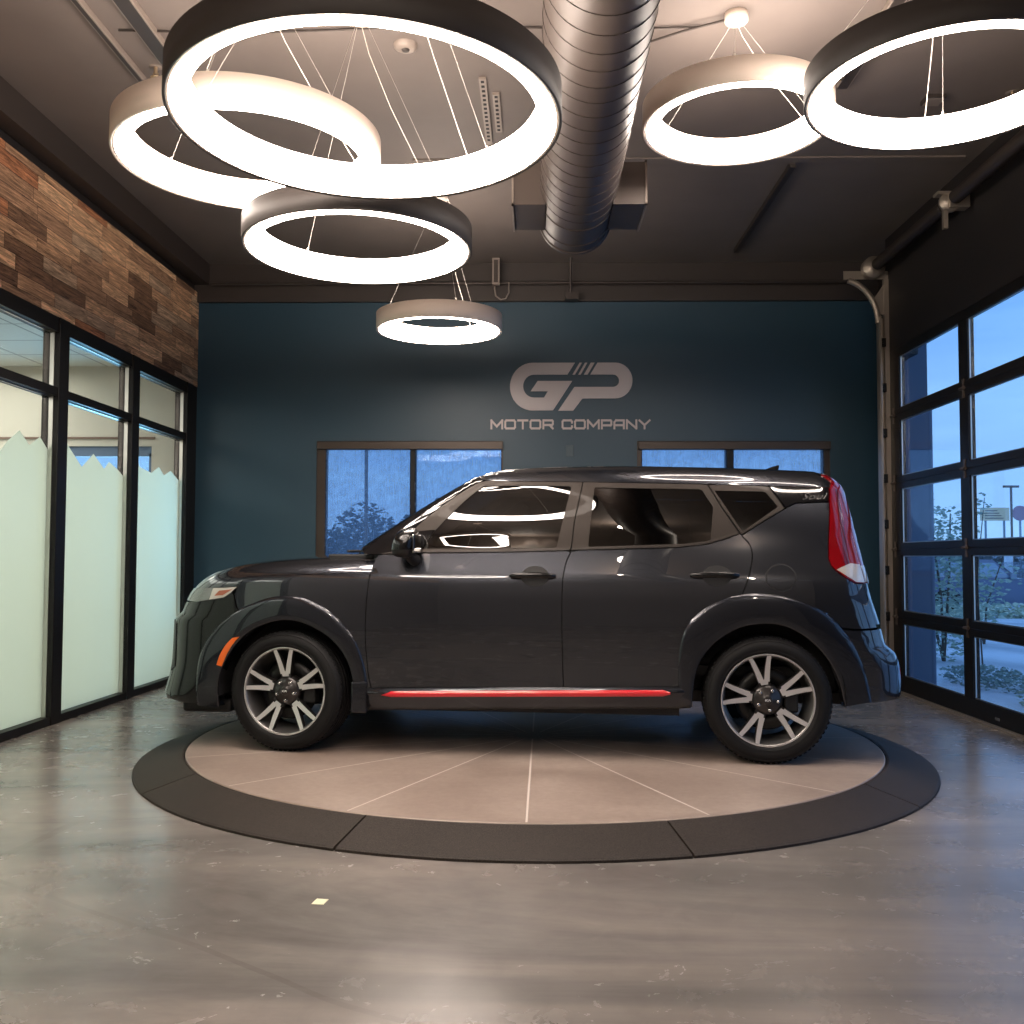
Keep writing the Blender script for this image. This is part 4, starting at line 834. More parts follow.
def garage_door():
    d=bpy.data.objects.new('door_1',None); link(d); d['kind']='structure'; d.location=(XR,0,0)
    Y0,Y1=1.90,8.96; zr=[0,.663,1.255,1.841,2.441,3.03]; st=[(8.717,8.96),(7.345,7.499),(5.973,6.127),(4.601,4.755),(3.229,3.383),(1.90,2.05)]
    for i in range(5):
        z0,z1=zr[i]+.0006,zr[i+1]-.0006; r0=.155 if i==0 else .055; r1=.077 if i==4 else .055
        mb=MB(); mb.box(0,.05,Y0,Y1,z0,z0+r0,bev=.002); mb.box(0,.05,Y0,Y1,z1-r1,z1,bev=.002)
        for a,b in st: mb.box(0,.05,a,b,z0+r0,z1-r1)
        s=mb.build('door_section','black_frame',d)
        mb=MB()
        for (a,b),(c,e) in zip(st[:-1],st[1:]):
            y0,y1=e,a
            mb.box(.012,.022,y1-.008,y1,z0+r0,z1-r1); mb.box(.012,.022,y0,y0+.008,z0+r0,z1-r1); mb.box(.012,.022,y0,y1,z1-r1-.008,z1-r1); mb.box(.012,.022,y0,y1,z0+r0,z0+r0+.008)
        mb.build('glazing_stop','aluminium',s)
        for (a,b),(c,e) in zip(st[:-1],st[1:]): MB().box(.025,.031,e,a,z0+r0,z1-r1).build('pane','door_pane',s)
    for z in zr[1:-1]:
        for (a,b) in st:
            y=(a+b)/2 if a!=8.717 else 8.86
            mb=MB(); mb.prism([(-.02,-.07),(.02,-.07),(.012,-.02),(.04,0),(.012,.02),(.02,.07),(-.02,.07),(-.012,.02),(-.04,0),(-.012,-.02)],-.006,0,'YZ',M=Matrix.Translation((0,y,z))); mb.tube([(-.014,y-.035,z),(-.014,y+.035,z)],.012,n=8)
            mb.build('hinge','duct_paint',d)
    MB().box(-.012,.0,Y0,Y1,.0,.022).box(-.03,.05,Y0,Y1,-.0,.012).build('bottom_seal','galvanised',d)
    MB().box(-.006,-.0,6.93,7.0,.06,.08).build('lift_latch','steel',d)
    # track and shaft
    t=thing('door_track','tall galvanised garage door track with curved top beside blue wall','door track',(XR,8.98,0))
    mb=MB(); mb.box(-.095,-.083,-.06,.02,0,3.35); mb.box(-.083,-.0,.008,.02,0,3.35); mb.box(-.093,-.083,-.085,-.06,0,3.35); mb.box(-.04,-.0,-.04,.008,0,3.70); mb.build('vertical_rail','galvanised',t)
    mb=MB(); P=[(-.09,-.02,3.30)]+[(-.09-.34*(1-math.cos(a)),-.02,3.30+.40*math.sin(a)) for a in np.linspace(.1,1.35,12)]; mb.tube(P,.028,n=8); mb.build('curved_rail','galvanised',t)
    mb=MB(); mb.box(-.40,-.0,-.03,-.022,3.70,3.775); mb.prism([(-.02,3.30),(-.02,3.75),(-.16,3.72),(-.13,3.55),(-.02,3.42)] and [(-.01,3.35),(-.01,3.70),(-.13,3.52),(-.10,3.40)],-.03,-.024,'XZ'); mb.build('bracket','galvanised',t)
    for z in np.arange(.25,3.3,.41):
        mb=MB(); mb.box(-.075,-.03,-.045,-.015,z-.04,z+.04,bev=.004); mb.tube([(-.06,-.06,z),(-.06,0,z)],.014,n=8); mb.build('roller','steel_dark',t)
    t=thing('torsion_shaft','dark torsion spring shaft running above the glass garage door','torsion shaft',(3.04,0,3.79))
    mb=MB(); mb.tube([(0,2.2,0),(0,8.95,0)],.014,n=10); mb.build('shaft','galvanised',t)
    for a,b in ((3.2,7.15),(7.35,8.8)):
        mb=MB(); n=int((b-a)/.03); mb.tube([(0,a+(b-a)*i/(2*n),0) for i in range(2*n+1)],[.052 if i%2 else .044 for i in range(2*n+1)],n=16); mb.build('spring','pipe_dark',t)
    mb=MB(); mb.lathe([(0,-.03),(.10,-.03),(.10,-.02),(.075,-.012),(.075,.03),(.10,.04),(0,.04)],(0,8.9,0),'Y',n=32); mb.build('cable_drum','galvanised',t)
    mb=MB(); mb.box(-.02,.13,7.2,7.30,-.05,.06,bev=.004); mb.lathe([(0,-.02),(.075,-.02),(.075,.02),(0,.02)],(0,7.25,0),'Y',n=24); mb.box(-.05,-.02,7.23,7.27,-.2,-.06); mb.box(-.1,.0,7.21,7.3,.05,.07); mb.build('centre_bracket','galvanised',t)
# ------------------------------------------------------------------ turntable
def turntable():
    cx,cy=-.013,6.16; n=180
    t=thing('turntable','round concrete display turntable with dark ramp ring under the car','turntable',(cx,cy,0))
    mb=MB(); mb.lathe([(0,.0818),(2.025,.0818),(2.03,.078),(2.03,0)],n=n,smooth=False); mb.build('platform','turntable_top',t)
    mb=MB()
    for k in range(16):
        a=R(-90.6+22.5*k); d=Vector((math.cos(a),math.sin(a),0)); p=Vector((-d.y,d.x,0))*.0045; z=Vector((0,0,.0828)); mb.add([d*.12-p+z,d*2.02-p+z,d*2.02+p+z,d*.12+p+z],[(0,1,2,3)])
    mb.build('joint_lines','saw_cut',t)
    for k in range(10):
        a0=R(-74+36*k)+.0022; a1=a0+R(36)-.0044; m=24; V=[];F=[]
        for i in range(m+1):
            a=a0+(a1-a0)*i/m
            for r,z in ((2.036,.0),(2.036,.0785),(2.05,.080),(2.29,.016),(2.301,.010),(2.302,.0)): V.append((r*math.cos(a),r*math.sin(a),z))
        for i in range(m):
            for j in range(5): F.append((i*6+j,i*6+6+j,i*6+7+j,i*6+j+1)[::-1])
        mb=MB(); mb.add(V,F,0,False); mb.add(V[:6],[tuple(range(6))]); mb.add(V[-6:],[tuple(range(6))]); mb.build('ramp_segment','ramp_rubber',t)
# ------------------------------------------------------------------ pendants
def pendant(kind,R_,x,y,z,tilt,label,cn=0,zz=0,ang=.4):
    t=thing('ring_pendant',label,'pendant light',(x,y,z),(R(tilt),0,0),group='ring pendants over the car')
    H=.13; W=.088 if R_>.55 else .082
    mb=MB(); mb.lathe([(R_-.010,0.0),(R_-.004,-.003),(R_,0),(R_,H),(R_-W+.0,H),(R_-W,H-.002)],n=128,mi=0); mb.lathe([(R_-.014,.004),(R_-.010,0.0)],n=128,mi=0)
    mb.build('housing','lamp_black' if kind=='black' else 'lamp_white',t)
    mb=MB(); mb.lathe([(R_-.022,.003),(R_-.0105,.0015)],n=128); mb.build('lip','lamp_lip',t)
    mb=MB(); mb.lathe([(R_-W,H-.004),(R_-W,.012),(R_-W+.012,0.001),(R_-.022,.001)],n=128); mb.build('diffuser','lamp_diffuser',t)
    mb=MB(); mb.lathe([(R_-.012,H+.001),(R_-W+.008,H+.001)],n=96); mb.build('uplight','lamp_uplight',t)
    top=ZC-z-.05; M=Matrix.Rotation(-R(tilt),4,'X')
    for k in range(3):
        a=ang+2*PI*k/3; mb=MB(); mb.tube([((R_-.04)*math.cos(a),(R_-.04)*math.sin(a),H),M@Vector((.03*math.cos(a),.03*math.sin(a),top))],.0012,n=5); mb.tube([((R_-.04)*math.cos(a),(R_-.04)*math.sin(a),H-.002),((R_-.04)*math.cos(a)*.985,(R_-.04)*math.sin(a)*.985,H+.03)],.006,n=8); mb.build('cable','cable_steel',t)
    mb=MB(); a=ang+.15; mb.tube([((R_-.05)*math.cos(a),(R_-.05)*math.sin(a),H)]+[M@Vector(((R_-.05)*math.cos(a)*(1-s)**1.3,(R_-.05)*math.sin(a)*(1-s)**1.3,H+(top-H)*s)) for s in (.3,.6,.85)]+[M@Vector((0,0,top))],.002,n=6); mb.build('power_cord','cord_white',t)
    mb=MB(); mb.lathe([(0,0),(.058,0),(.062,.006),(.062,.048),(0,.048)],n=32,M=M@Matrix.Translation((0,0,top))); mb.build('canopy','lamp_white' ,t)
def pendants():
    pendant('black',.75,-.650,3.743,2.842,-1.7,'largest black ring pendant light nearest the camera on the left','',0,.9)
    pendant('white',.62,-1.363,4.610,3.044,-.9,'white ring pendant light partly behind the largest black ring','',0,.5)
    pendant('black',.60,-.937,5.155,2.789,-1.3,'medium black ring pendant light hanging directly above the small white ring','',0,.2)
    pendant('white',.50,-.766,7.816,2.972,0,'smallest white ring pendant light in front of the blue wall','',0,.9)
    pendant('white',.50,1.070,5.198,3.461,-1.2,'white ring pendant light hanging close to the ceiling beside the duct','',0,.3)
    pendant('black',.60,1.805,4.325,3.220,-.8,'black ring pendant light nearest the glass garage door','',0,1.2)
    pendant('white',.60,-1.8,.94,3.05,0,'white ring pendant light behind the photographer, mirrored in the front car window','',0,.3)
# ------------------------------------------------------------------ ceiling services
def services():
    t=thing('ventilation_duct','large dark round spiral ventilation duct hanging under the ceiling','duct',(.265,0,3.45)); r=.236
    mb=MB(); P=[];rs=[]; y=YF+.01
    mb.tube([(0,YF+.01,0),(0,6.57,0)],r,n=48,cap=False); mb.lathe([(r,6.56),(r+.008,6.565),(r+.008,6.60),(r-.01,6.605),(0,6.62)],(0,0,0),'Y',n=48); mb.build('tube','duct_paint',t)
    mb=MB(); N=4000; pts=[]; turns=int((6.05-1.0)/.145); n=turns*36
    for i in range(n+1):
        a=2*PI*i/36; pts.append(((r+.001)*math.sin(a),6.05-.145*i/36,(r+.001)*math.cos(a)))
    mb.tube(pts,.0026,n=5,cap=False)
    for yy in (6.12,6.42): mb.tube([((r+.001)*math.sin(a),yy,(r+.001)*math.cos(a)) for a in np.linspace(0,2*PI,49)[:-1]],.006,n=5,closed=True,cap=False)
    mb.build('spiral_seam','pipe_dark',t)
    for s in (-1,1):
        g=MB(); x0,x1=(r-.03,r+.17) if s==1 else (-r-.17,-r+.03)
        g.box(x0,x1,5.95,6.42,-.13,.13); g.build('side_register','duct_paint',t)
        xe=x1 if s==1 else x0; f=MB(); f.box(xe-.006,xe+.006,5.94,6.43,-.14,-.125); f.box(xe-.006,xe+.006,5.94,6.43,.125,.14); f.box(xe-.006,xe+.006,5.94,5.952,-.14,.14); f.box(xe-.006,xe+.006,6.418,6.43,-.14,.14); f.build('register_frame','pipe_paint',t)
    for y in (2.2,4.6): MB().tube([(-.12,y,.20),(-.12,y,ZC-3.45)],.005,n=6).build('hanger_rod','pipe_paint',t); MB().tube([(.12,y,.20),(.12,y,ZC-3.45)],.005,n=6).build('hanger_rod','pipe_paint',t)
    def strut(name,label,a,b,w=.041,mat='pipe_paint',cat='strut',z=ZC-.001,h=.041):
        o=MB().box(-w/2,w/2,0,b-a,-h,0,bev=.004).box(-w/2+.008,w/2-.008,.0,b-a,-h-.001,-h+.002,mi=1).build(name,[mat,'pipe_dark']); return tag(o,label,cat)
    o=strut('ceiling_strut','pale metal strut channel on the ceiling nearest the plank wall',3.2,5.85); o.location=(-2.385,3.2,ZC)
    o=strut('ceiling_strut','short metal strut channel on the ceiling right of the plank wall strut',4.7,5.6,.10); o.location=(-2.14,4.7,ZC)
    o=strut('ceiling_strut','metal strut channel seen through the black ring by the garage door',3.6,5.98,.075); o.location=(1.87,3.6,ZC)
    o=strut('ceiling_pipe','thin dark bar on the ceiling behind the white ring beside the duct',7.2,9.25,.045,'pipe_dark','pipe'); o.location=(1.885,7.2,ZC)
    def sprinkler(x,y,label):
        t=thing('sprinkler_head',label,'sprinkler',(x,y,ZC+.004),group='ceiling sprinklers'); MB().lathe([(0,-.004),(.04,-.004),(.042,0)],n=20).build('escutcheon','pipe_paint',t); MB().tube([(0,0,0),(0,0,-.05)],.011,n=8).lathe([(0,-.07),(.03,-.07),(.03,-.066),(0,-.066)],n=14).tube([(.014,0,-.04),(.014,0,-.068)],.003,n=5).tube([(-.014,0,-.04),(-.014,0,-.068)],.003,n=5).build('nozzle','brass',t)
    simple('brass',(.55,.42,.28),.35,.8)
    sprinkler(-2.26,5.72,'brass sprinkler head by the strut near the plank wall'); sprinkler(1.80,5.80,'brass sprinkler head beside the strut inside the black ring'); sprinkler(2.97,6.13,'sprinkler head on the ceiling nearest the garage door')
    t=thing('smoke_detector','round ceiling detector seen inside the largest black ring','detector',(-.74,5.49,ZC)); MB().lathe([(0,-.03),(.045,-.03),(.065,-.018),(.07,0)],n=28).build('body','pipe_paint',t); MB().lathe([(0,-.036),(.02,-.036),(.024,-.03)],n=16).build('sensor','pipe_dark',t)
    for nm,lb,x,y,L in (('perforated_bracket','perforated metal hanger bracket in the largest black ring, the longer one',-.325,6.35,.95),('perforated_bracket','shorter perforated metal hanger bracket beside the longer one',-.25,6.35,.55)):
        mb=MB(); mb.box(-.022,.022,-L/2,L/2,-.02,0); 
        for k in range(int(L/.06)): mb.box(-.010,.010,-L/2+.03+k*.06-.014,-L/2+.03+k*.06+.014,-.0215,-.019,mi=1)
        o=mb.build(nm,['pipe_paint','dark_gap']); o.location=(x,y,ZC+.004); tag(o,lb,'bracket')
    t=thing('junction_box','small square junction box on the ceiling inside the right black ring','junction box',(2.51,6.2,ZC+.004)); MB().box(-.06,.06,-.06,.06,-.03,0,bev=.004).build('box','pipe_dark',t); MB().box(-.05,.05,-.05,.05,-.034,-.03).build('cover','pipe_paint',t)
    # conduits
    o=MB().tube([(-3.2,9.60,3.86),(3.1,9.60,3.86)],.014,n=8).build('wall_conduit','pipe_dark'); tag(o,'long thin dark conduit running along the beam above the blue wall','conduit')
    o=MB().tube([(-.26,9.58,3.86),(-.26,9.58,3.76),(-.29,9.58,3.70),(-.34,9.58,3.69),(-.39,9.58,3.73),(-.40,9.58,3.80),(-.39,9.58,4.0)],.008,n=6).build('cable_loop','pipe_paint'); tag(o,'looped cable hanging on the beam above the small white ring','cable')
    o=MB().box(-.42,-.35,9.50,9.56,3.82,4.08).box(-.405,-.365,9.495,9.50,3.84,4.06,mi=1).build('hanger_bracket',['pipe_paint','pipe_dark']); tag(o,'vertical metal hanger bracket beside the looped cable','bracket')
    o=MB().tube([(.34,9.5,ZC),(.34,9.55,3.95),(.34,9.6,3.73)],.012,n=8).box(.29,.42,9.56,9.64,3.69,3.76).build('conduit_drop','pipe_dark'); tag(o,'short conduit drop with small box at the end of the duct','conduit')
    o=MB().tube([(x,5.30+.02*math.sin(3*x),ZC-.012) for x in np.linspace(-2.3,.9,40)],.006,n=5).build('ceiling_cable','pipe_dark'); tag(o,'thin dark cable strung across the ceiling above the rings','cable')
    o=MB().tube([(1.07,5.2,ZC-.02),(.8,5.32,ZC-.03),(.52,5.5,ZC-.03)],.007,n=6).build('ceiling_cable','pipe_dark'); tag(o,'short dark cable from the white ring canopy towards the duct','cable')
    o=MB().box(-.9,3.1,7.1,7.2,-.012,0).build('ceiling_joist','ceiling_paint'); o.location=(0,.0,ZC); tag(o,'shallow dark joist line across the ceiling behind the duct','joist'); o['kind']='structure'
    # wall plate and note
    t=thing('wall_plate','small blue painted cover plate below the company lettering','wall plate',(.34,YB,2.225)); MB().box(-.038,.038,-.012,0,-.055,.055,bev=.003).build('plate','plate_paint',t); MB().box(-.015,.015,-.015,-.012,-.035,.035,bev=.002).build('insert','plate_paint',t)
    o=MB().box(-.021,.021,-.026,.026,0,.0015).build('paper_note','note_paper'); o.location=(-.729,3.414,.0005); o.rotation_euler=(0,0,R(-8)); tag(o,'small pale yellow paper scrap lying on the concrete floor','paper')
def logo():
    t=thing('wall_sign','grey metal company emblem and lettering on the blue wall','sign',(0,YB,0))
    u0,v0=170,75
    def P(u,v): return (-.251+(u-u0)*.001731,3.096-(v-v0)*.001756)
    def arc(cu,cv,ru,rv,a0,a1,n=12): return [(cu+ru*math.cos(R(a)),cv-rv*math.sin(R(a))) for a in np.linspace(a0,a1,n)]
    G=[(540,75)]+arc(300,210,130,135,90,270,20)+[(415,345),(525,178),(328,178),(288,236),(386,236),(364,272)]+arc(306,207,61,65,270,90,14)+[(497,142)]
    Pp=[(668,75)]+arc(768,176,99,101,90,-90,18)+[(582,278),(530,346),(445,346),(537,212)]+arc(757,177,34,35,-90,90,10)+[(627,142)]
    e=MB()
    for poly in (G,Pp,[(566,75),(580,75),(540,142),(526,142)],[(597,75),(611,75),(573,142),(559,142)],[(630,75),(652,75),(612,142),(591,142)]):
        e.prism([P(*q) for q in poly],-.012,-.001,'XZ')
    e.build('emblem','sign_grey',t)
    # lettering: 490.5..650.5 px wide on the wall
    txt='MOTOR COMPANY'; gap=.42; tot=sum(GL[c][0] for c in txt)+gap*(len(txt)-1)+.24; Wm=1.573; h=.099; sc=Wm/(tot); x=-.442+.12*sc
    for c in txt:
        w,qs=letter(c,.25)
        if qs:
            mb=MB()
            for k,q in enumerate(qs): mb.prism([(x+p[0]*sc,2.436+p[1]*h*.80+.009) for p in q],-.010-.0001*k,-.001,'XZ')
            mb.build('letter','sign_grey',t)
        x+=(w+gap)*sc
# ------------------------------------------------------------------ outdoors
def leafy(n,c,rad,size,seed,rows=None):
    rr=random.Random(seed); V=[];F=[]
    for i in range(n):
        while 1:
            p=Vector((rr.uniform(-1,1),rr.uniform(-1,1),rr.uniform(-1,1)))
            if .25<p.length<1: break
        p=Vector((c[0]+p.x*rad[0],c[1]+p.y*rad[1],c[2]+p.z*rad[2])); s=size*rr.uniform(.6,1.4)
        e=Matrix.Rotation(rr.uniform(0,6.3),3,'Z')@Matrix.Rotation(rr.uniform(0,3),3,'X'); b=len(V)
        for q in ((-.45,0,0),(0,-.28,0),(.55,0,.05),(0,.28,0)): V.append(p+e@Vector((q[0]*s,q[1]*s,q[2]*s)))
        F.append((b,b+1,b+2,b+3))
    return V,F
def plant(name,label,cat,loc,blobs,leafmat,size,stems,seed,kind=None,group=None):
    t=thing(name,label,cat,loc,group=group)
    mb=MB()
    for k,(n,c,r) in enumerate(blobs): V,F=leafy(n,c,r,size,seed*31+k); mb.add(V,F)
    mb.build('foliage',leafmat,t)
    mb=MB()
    for s in stems: mb.tube(s,[(.010 if name=='branch_shoots' else .02)*(1-.6*i/(len(s)-1)) for i in range(len(s))],n=6)
    if stems: mb.build('stem','bark',t)
    if kind: t['kind']=kind
    return t
def outdoors():
    V=[(XR+.12,YF,-.06),(XR+.12,12,-.06),(60,12,-.06),(60,YF,-.06),(XR+.12,32,-.52),(60,32,-.52),(XR+.12,140,-.52),(60,140,-.52),(-60,12,-.06),(-60,32,-.52),(-60,140,-.52),(-60,YB+.25,-.06),(XR+.12,YB+.25,-.06)]
    mb=MB(); mb.add(V,[(0,3,2,1),(1,2,5,4),(4,5,7,6),(8,1,4,9),(9,4,6,10),(11,12,1,8)]); struct(mb.build('ground','paving'))
    struct(boxo('wall_outer_pier','pier_paint',3.50,3.79,9.62,10.3,-.06,4.6)); 
    o=MB().tube([(3.84,9.75,-.06),(3.84,9.75,2.75)],.04,n=10).build('downpipe','pier_paint'); tag(o,'slim downpipe on the blue outer pier','downpipe')
    plant('shrub','tall leafy green shrub outside just past the blue pier','shrub',(4.95,12.2,-.07),[(1700,(0,0,.75),(.55,.5,.75)),(800,(.05,0,1.45),(.42,.35,.45)),(110,(-.28,-.1,1.9),(.18,.2,.42))],'leaf_green',.062,[[(0,0,0),(-.02,0,.8),(-.2,0,2.2)],[(0,0,0),(.1,.05,1.),(.15,.1,1.8)],[(0,0,0),(-.25,.1,1.2)]],1)
    plant('shrub','leafy shrub outside the second door bay in front of the dark vehicle','shrub',(6.95,15.6,-.14),[(210,(0,0,.62),(.34,.3,.62)),(60,(.2,-.1,1.05),(.4,.3,.25))],'leaf_green',.09,[[(0,0,0),(.05,0,.6),(.3,0,1.3)],[(0,0,0),(-.2,0,1.0)]],2)
    plant('branch_shoots','thin leafy shoots reaching up outside the second door bay','shrub',(4.84,10.9,-.06),[(34,(0,0,1.80),(.14,.1,.16))],'leaf_green',.07,[[(0,0,0),(-.05,0,1.0),(.05,0,1.9)]],3)
    for i,(x,y,w) in enumerate(((4.45,9.9,.8),(4.45,8.15,1.0),(4.55,6.4,1.0))):
        t=plant('ground_cover',['low speckled ground cover nearest the blue pier outside','low speckled ground cover outside the second door bay','low speckled ground cover nearest the camera outside the door'][i],'ground cover',(x,y,-.06),[(1300,(0,0,.06),(w*.45,.82,.12))],'leaf_dark' if i==0 else 'leaf_green',.045,[],10+i,'stuff')
    t=plant('tall_grass','pale tall grass growing before the parked dark vehicle','grass',(12.3,27,-.41),[(2600,(0,0,.10),(4.,.5,.30))],'leaf_pale',.16,[],20,'stuff')
    t=plant('tall_grass','dark hedge row behind the pale grass at left','hedge',(6.4,22,-.30),[(1500,(0,0,.5),(1.3,.5,.75))],'leaf_dark',.14,[],21,'stuff')
    # vehicle
    t=thing('parked_suv','dark blue sport utility vehicle parked outside beyond the grass','car',(14.6,31.,-.52),(0,0,R(-14)))
    body=[(-2.9,.35),(-2.95,.95),(-2.8,1.08),(-.35,1.08),(.20,1.12),(1.85,1.0),(2.05,.85),(2.1,.4),(1.75,.32),(1.6,.62),(1.2,.72),(.82,.62),(.68,.32),(-1.4,.32),(-1.55,.62),(-1.95,.72),(-2.35,.62),(-2.45,.35)]
    mb=MB(); mb.prism(body,-.92,.92,'XZ'); mb.build('body','suv_blue',t)
    cab=[(-2.75,1.06),(-2.5,1.62),(-1.9,1.70),(-.6,1.68),(.05,1.14),(.15,1.06)]
    mb=MB(); mb.prism([(x,z) for x,z in cab],-.78,.78,'XZ'); mb.build('cabin','suv_blue',t)
    for a,b,c,d in ((-.95,-.55,-.62,-.10),(-1.85,-1.05,-1.85,-1.05),(-2.45,-1.95,-2.6,-1.95)):
        for s in (-1,1): MB().prism([(c if c<a else a,1.14),(a,1.58),(b,1.58),(d,1.14)],s*.782-.004,s*.782+.004,'XZ').build('window_glass','suv_glass',t)
    mb=MB(); mb.add([(-.50,-.70,1.64),(-.50,.70,1.64),(.10,.74,1.13),(.10,-.74,1.13)],[(0,1,2,3)]); mb.build('windscreen','suv_glass',t)
    for s in (-1,1): MB().box(-.15,.02,s*.95-.1,s*.95+.1,1.08,1.26,bev=.03).build('side_mirror','post_grey',t)
    for x in (1.2,-1.95):
        for s in (-1,1):
            w=MB().lathe([(.0,-.1),(.2,-.1),(.22,-.11),(.36,-.11),(.38,-.08),(.38,.1),(0,.1)],axis='Y',n=28).build('wheel','rubber',t); w.location=(x,s*.84,.38); w.rotation_euler=(0,0,0 if s<0 else PI)
            r=MB().lathe([(0,-.112),(.2,-.112),(.21,-.1)],axis='Y',n=20).build('rim','post_grey',w)
    # signs, posts, fence
    t=thing('billboard','pale yellow billboard on posts beyond the parked vehicle','billboard',(27.5,60,-.52)); MB().box(-.85,.85,-.05,.05,4.0,4.78).build('panel','sign_yellow',t); 
    mb=MB()
    for k in range(4): mb.box(-.6,.5-.12*k,-.056,-.05,4.12+.15*k,4.17+.15*k)
    mb.build('faded_lines','sign_text',t); MB().box(-.6,-.5,-.04,.04,0,4).box(.5,.6,-.04,.04,0,4).build('posts','post_grey',t)
    t=thing('round_sign','pinkish sign with rounded outline right of the billboard','sign',(29.0,60,-.52)); MB().prism([(.45*math.cos(a),4.45+.45*math.sin(a)) for a in np.linspace(0,2*PI,25)[:-1]],-.05,.05,'XZ').build('panel','sign_pink',t); MB().box(-.05,.05,-.04,.04,0,4.05).build('post','post_grey',t)
    t=thing('lamp_post','slim street lamp post in front of the billboard','lamp post',(21.85,46,-.52)); MB().tube([(0,0,0),(0,0,5.0)],.055,n=8).build('pole','pole_wood',t); MB().box(-.35,.35,-.06,.06,4.98,5.08).build('head','pole_wood',t)
    t=thing('white_pillar','white post standing left of the street lamp post','post',(17.9,38,-.52)); MB().box(-.12,.12,-.12,.12,0,2.3,bev=.01).build('shaft','white_paint',t); MB().box(-.16,.16,-.16,.16,2.3,2.36,bev=.01).build('cap','white_paint',t)
    t=thing('chain_link_fence','chain link fence running behind the parked vehicle','fence',(15,35.5,-.52)); MB().box(-6,9,-.01,.01,0,1.6).build('mesh','chain_link',t)
    for k in range(6): MB().tube([(-6+3*k,0,0),(-6+3*k,0,1.65)],.04,n=8).build('post','post_grey',t)
    o=MB().box(-14,14,-2,2,0,2.2).box(-14.2,14.2,-2.2,2.2,2.2,2.4,mi=1).build('low_building',['far_wall','white_paint']); o.location=(24,75,-.52); tag(o,'long low pale building far beyond the fence','building')
    for i,(x,y,r,h) in enumerate(((21.5,52,2.4,2.2),(25.5,54,2.2,2.0),(17.0,50,1.8,1.7))):
        plant('distant_tree',['grey-green bushy tree beyond the fence under the billboard','grey-green bushy tree beyond the fence right of the lamp post','grey-green bushy tree far beyond the tall shrub'][i],'tree',(x,y,-.52),[(700,(0,0,h*.6),(r,1.,h*.62))],'tree_far',.35,[[(0,0,0),(0,0,h*.5)]],30+i)
    for i,(x,h) in enumerate(((-6.9,1.9),(-5.6,2.35),(-4.3,3.0),(-3.2,2.75),(-2.2,3.15),(-1.1,2.5))):
        plant('background_tree',['dark tree crown furthest left behind the left back window','dark tree crown second from left behind the left back window','tall dark tree crown behind the utility pole','dark tree crown just right of the utility pole','tallest dark tree crown behind the window mullion','dark tree crown hidden mostly by the car windscreen'][i],'tree',(x,25.+1.5*(i%2),-.36),[(3000,(0,0,h*.48),(1.0,.55,h*.5))],'tree_far',.15,[[(0,0,0),(0,0,h*.4)]],40+i)
    o=MB().tube([(-3.75,22,-.3),(-3.80,22,8.)],.04,n=8).build('utility_pole','pole_wood'); tag(o,'thin brown utility pole behind the left back window','pole')
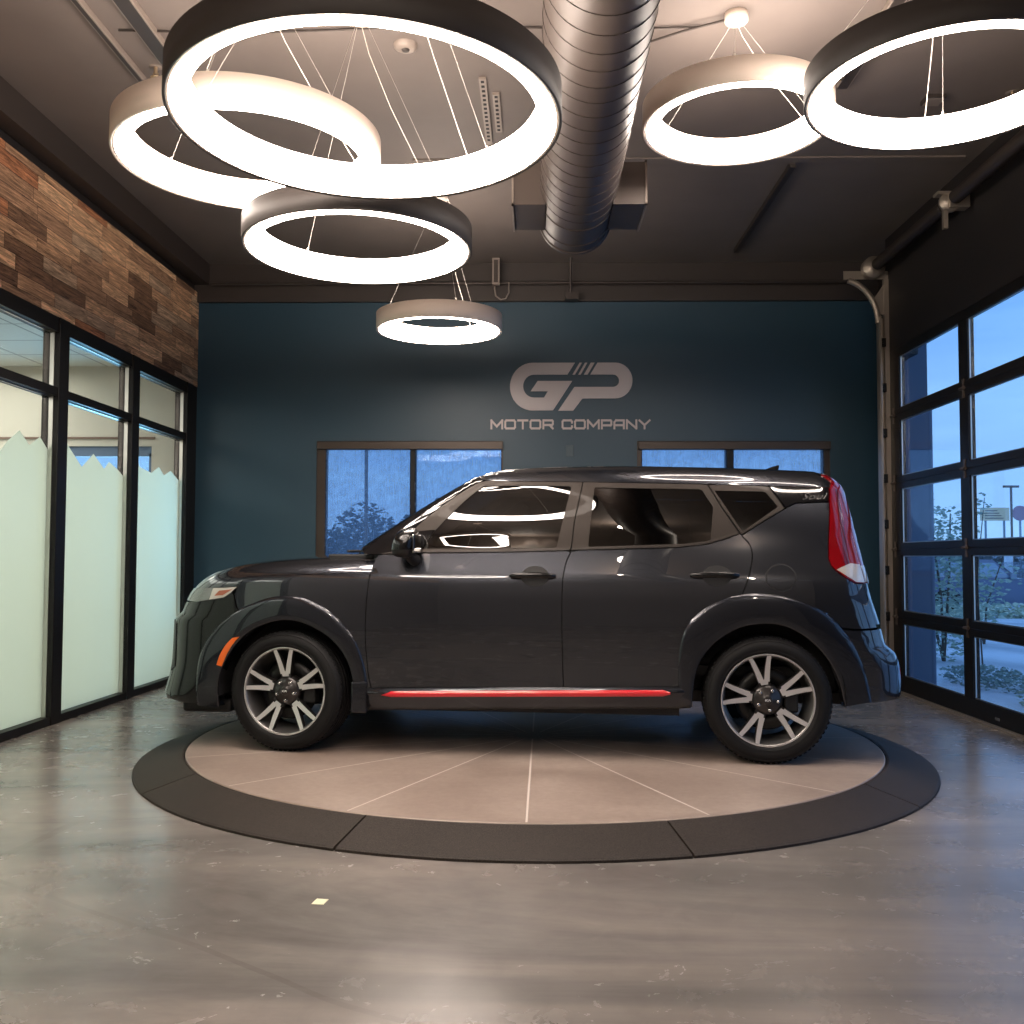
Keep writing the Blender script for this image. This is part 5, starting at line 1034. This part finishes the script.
def world():
    w=bpy.data.worlds.new('sky'); SC.world=w; w.use_nodes=True; t=w.node_tree; t.nodes.clear()
    def n(ty): return t.nodes.new(ty)
    out=n('ShaderNodeOutputWorld'); bg=n('ShaderNodeBackground'); tc=n('ShaderNodeTexCoord'); sx=n('ShaderNodeSeparateXYZ'); t.links.new(tc.outputs['Generated'],sx.inputs[0])
    cr=n('ShaderNodeValToRGB'); e=cr.color_ramp.elements; e[0].position=.0; e[0].color=(.27,.47,.80,1); e[1].position=.6; e[1].color=(.12,.26,.58,1); k=e.new(.22); k.color=(.17,.37,.76,1)
    t.links.new(sx.outputs[2],cr.inputs[0]); mp=n('ShaderNodeMapping'); mp.inputs['Scale'].default_value=(1.2,1.2,9.); t.links.new(tc.outputs['Generated'],mp.inputs[0])
    nz=n('ShaderNodeTexNoise'); nz.inputs['Scale'].default_value=2.2; nz.inputs['Detail'].default_value=5; t.links.new(mp.outputs[0],nz.inputs[0])
    c2=n('ShaderNodeValToRGB'); c2.color_ramp.elements[0].position=.42; c2.color_ramp.elements[0].color=(0,0,0,1); c2.color_ramp.elements[1].position=.72; c2.color_ramp.elements[1].color=(.55,.55,.55,1); t.links.new(nz.outputs[0],c2.inputs[0])
    mx=n('ShaderNodeMix'); mx.data_type='RGBA'; t.links.new(c2.outputs[0],mx.inputs[0]); t.links.new(cr.outputs[0],mx.inputs[6]); mx.inputs[7].default_value=(.36,.62,.92,1)
    t.links.new(mx.outputs[2],bg.inputs[0]); bg.inputs[1].default_value=SKY_E; t.links.new(bg.outputs[0],out.inputs[0])
def fill():
    "added fill lights in place of unseen showroom lamps behind the camera"
    for x,y,z,w in ((-1.6,-1.6,3.7,FILL_W),(1.5,-1.8,3.7,FILL_W),(0.,.6,3.8,FILL_W*.8)):
        l=bpy.data.lights.new('fill_light','POINT'); l.energy=w; l.shadow_soft_size=.09; l.color=(1.,.86,.72); o=bpy.data.objects.new('fill_light',l); link(o); o.location=(x,y,z)  # point fills without fixtures, added to brighten the foreground
def camera():
    f,pitch,yaw,roll=992.12,.0463,.0234,.0027
    cy,sy=math.cos(yaw),math.sin(yaw); F0=Vector((-sy,cy,0)); R0=Vector((cy,sy,0)); U0=Vector((0,0,1))
    F=F0*math.cos(pitch)+U0*math.sin(pitch); U1=U0*math.cos(pitch)-F0*math.sin(pitch); c,s=math.cos(roll),math.sin(roll); Rr=R0*c+U1*s; U=U1*c-R0*s
    cam=bpy.data.cameras.new('camera'); cam.sensor_width=36; cam.sensor_fit='HORIZONTAL'; cam.lens=f/1024*36; cam.clip_start=.05; cam.clip_end=500
    o=bpy.data.objects.new('camera',cam); link(o); M=Matrix((Rr,U,-F)).transposed().to_4x4(); M.translation=(0,0,1.17); o.matrix_world=M; SC.camera=o
RING_E=34.; UP=.8; OFFICE_W=64.; FILL_W=80.; SKY_E=1.7
mats(); world(); camera(); fill(); room(); garage_door(); turntable(); pendants(); services(); logo(); outdoors(); build_car()
SC.view_settings.view_transform='Standard'; SC.view_settings.look='None'; SC.view_settings.exposure=0.; SC.view_settings.gamma=1.
SC.cycles.use_denoising=True; SC.cycles.max_bounces=10; SC.cycles.transparent_max_bounces=16; SC.cycles.sample_clamp_indirect=6.
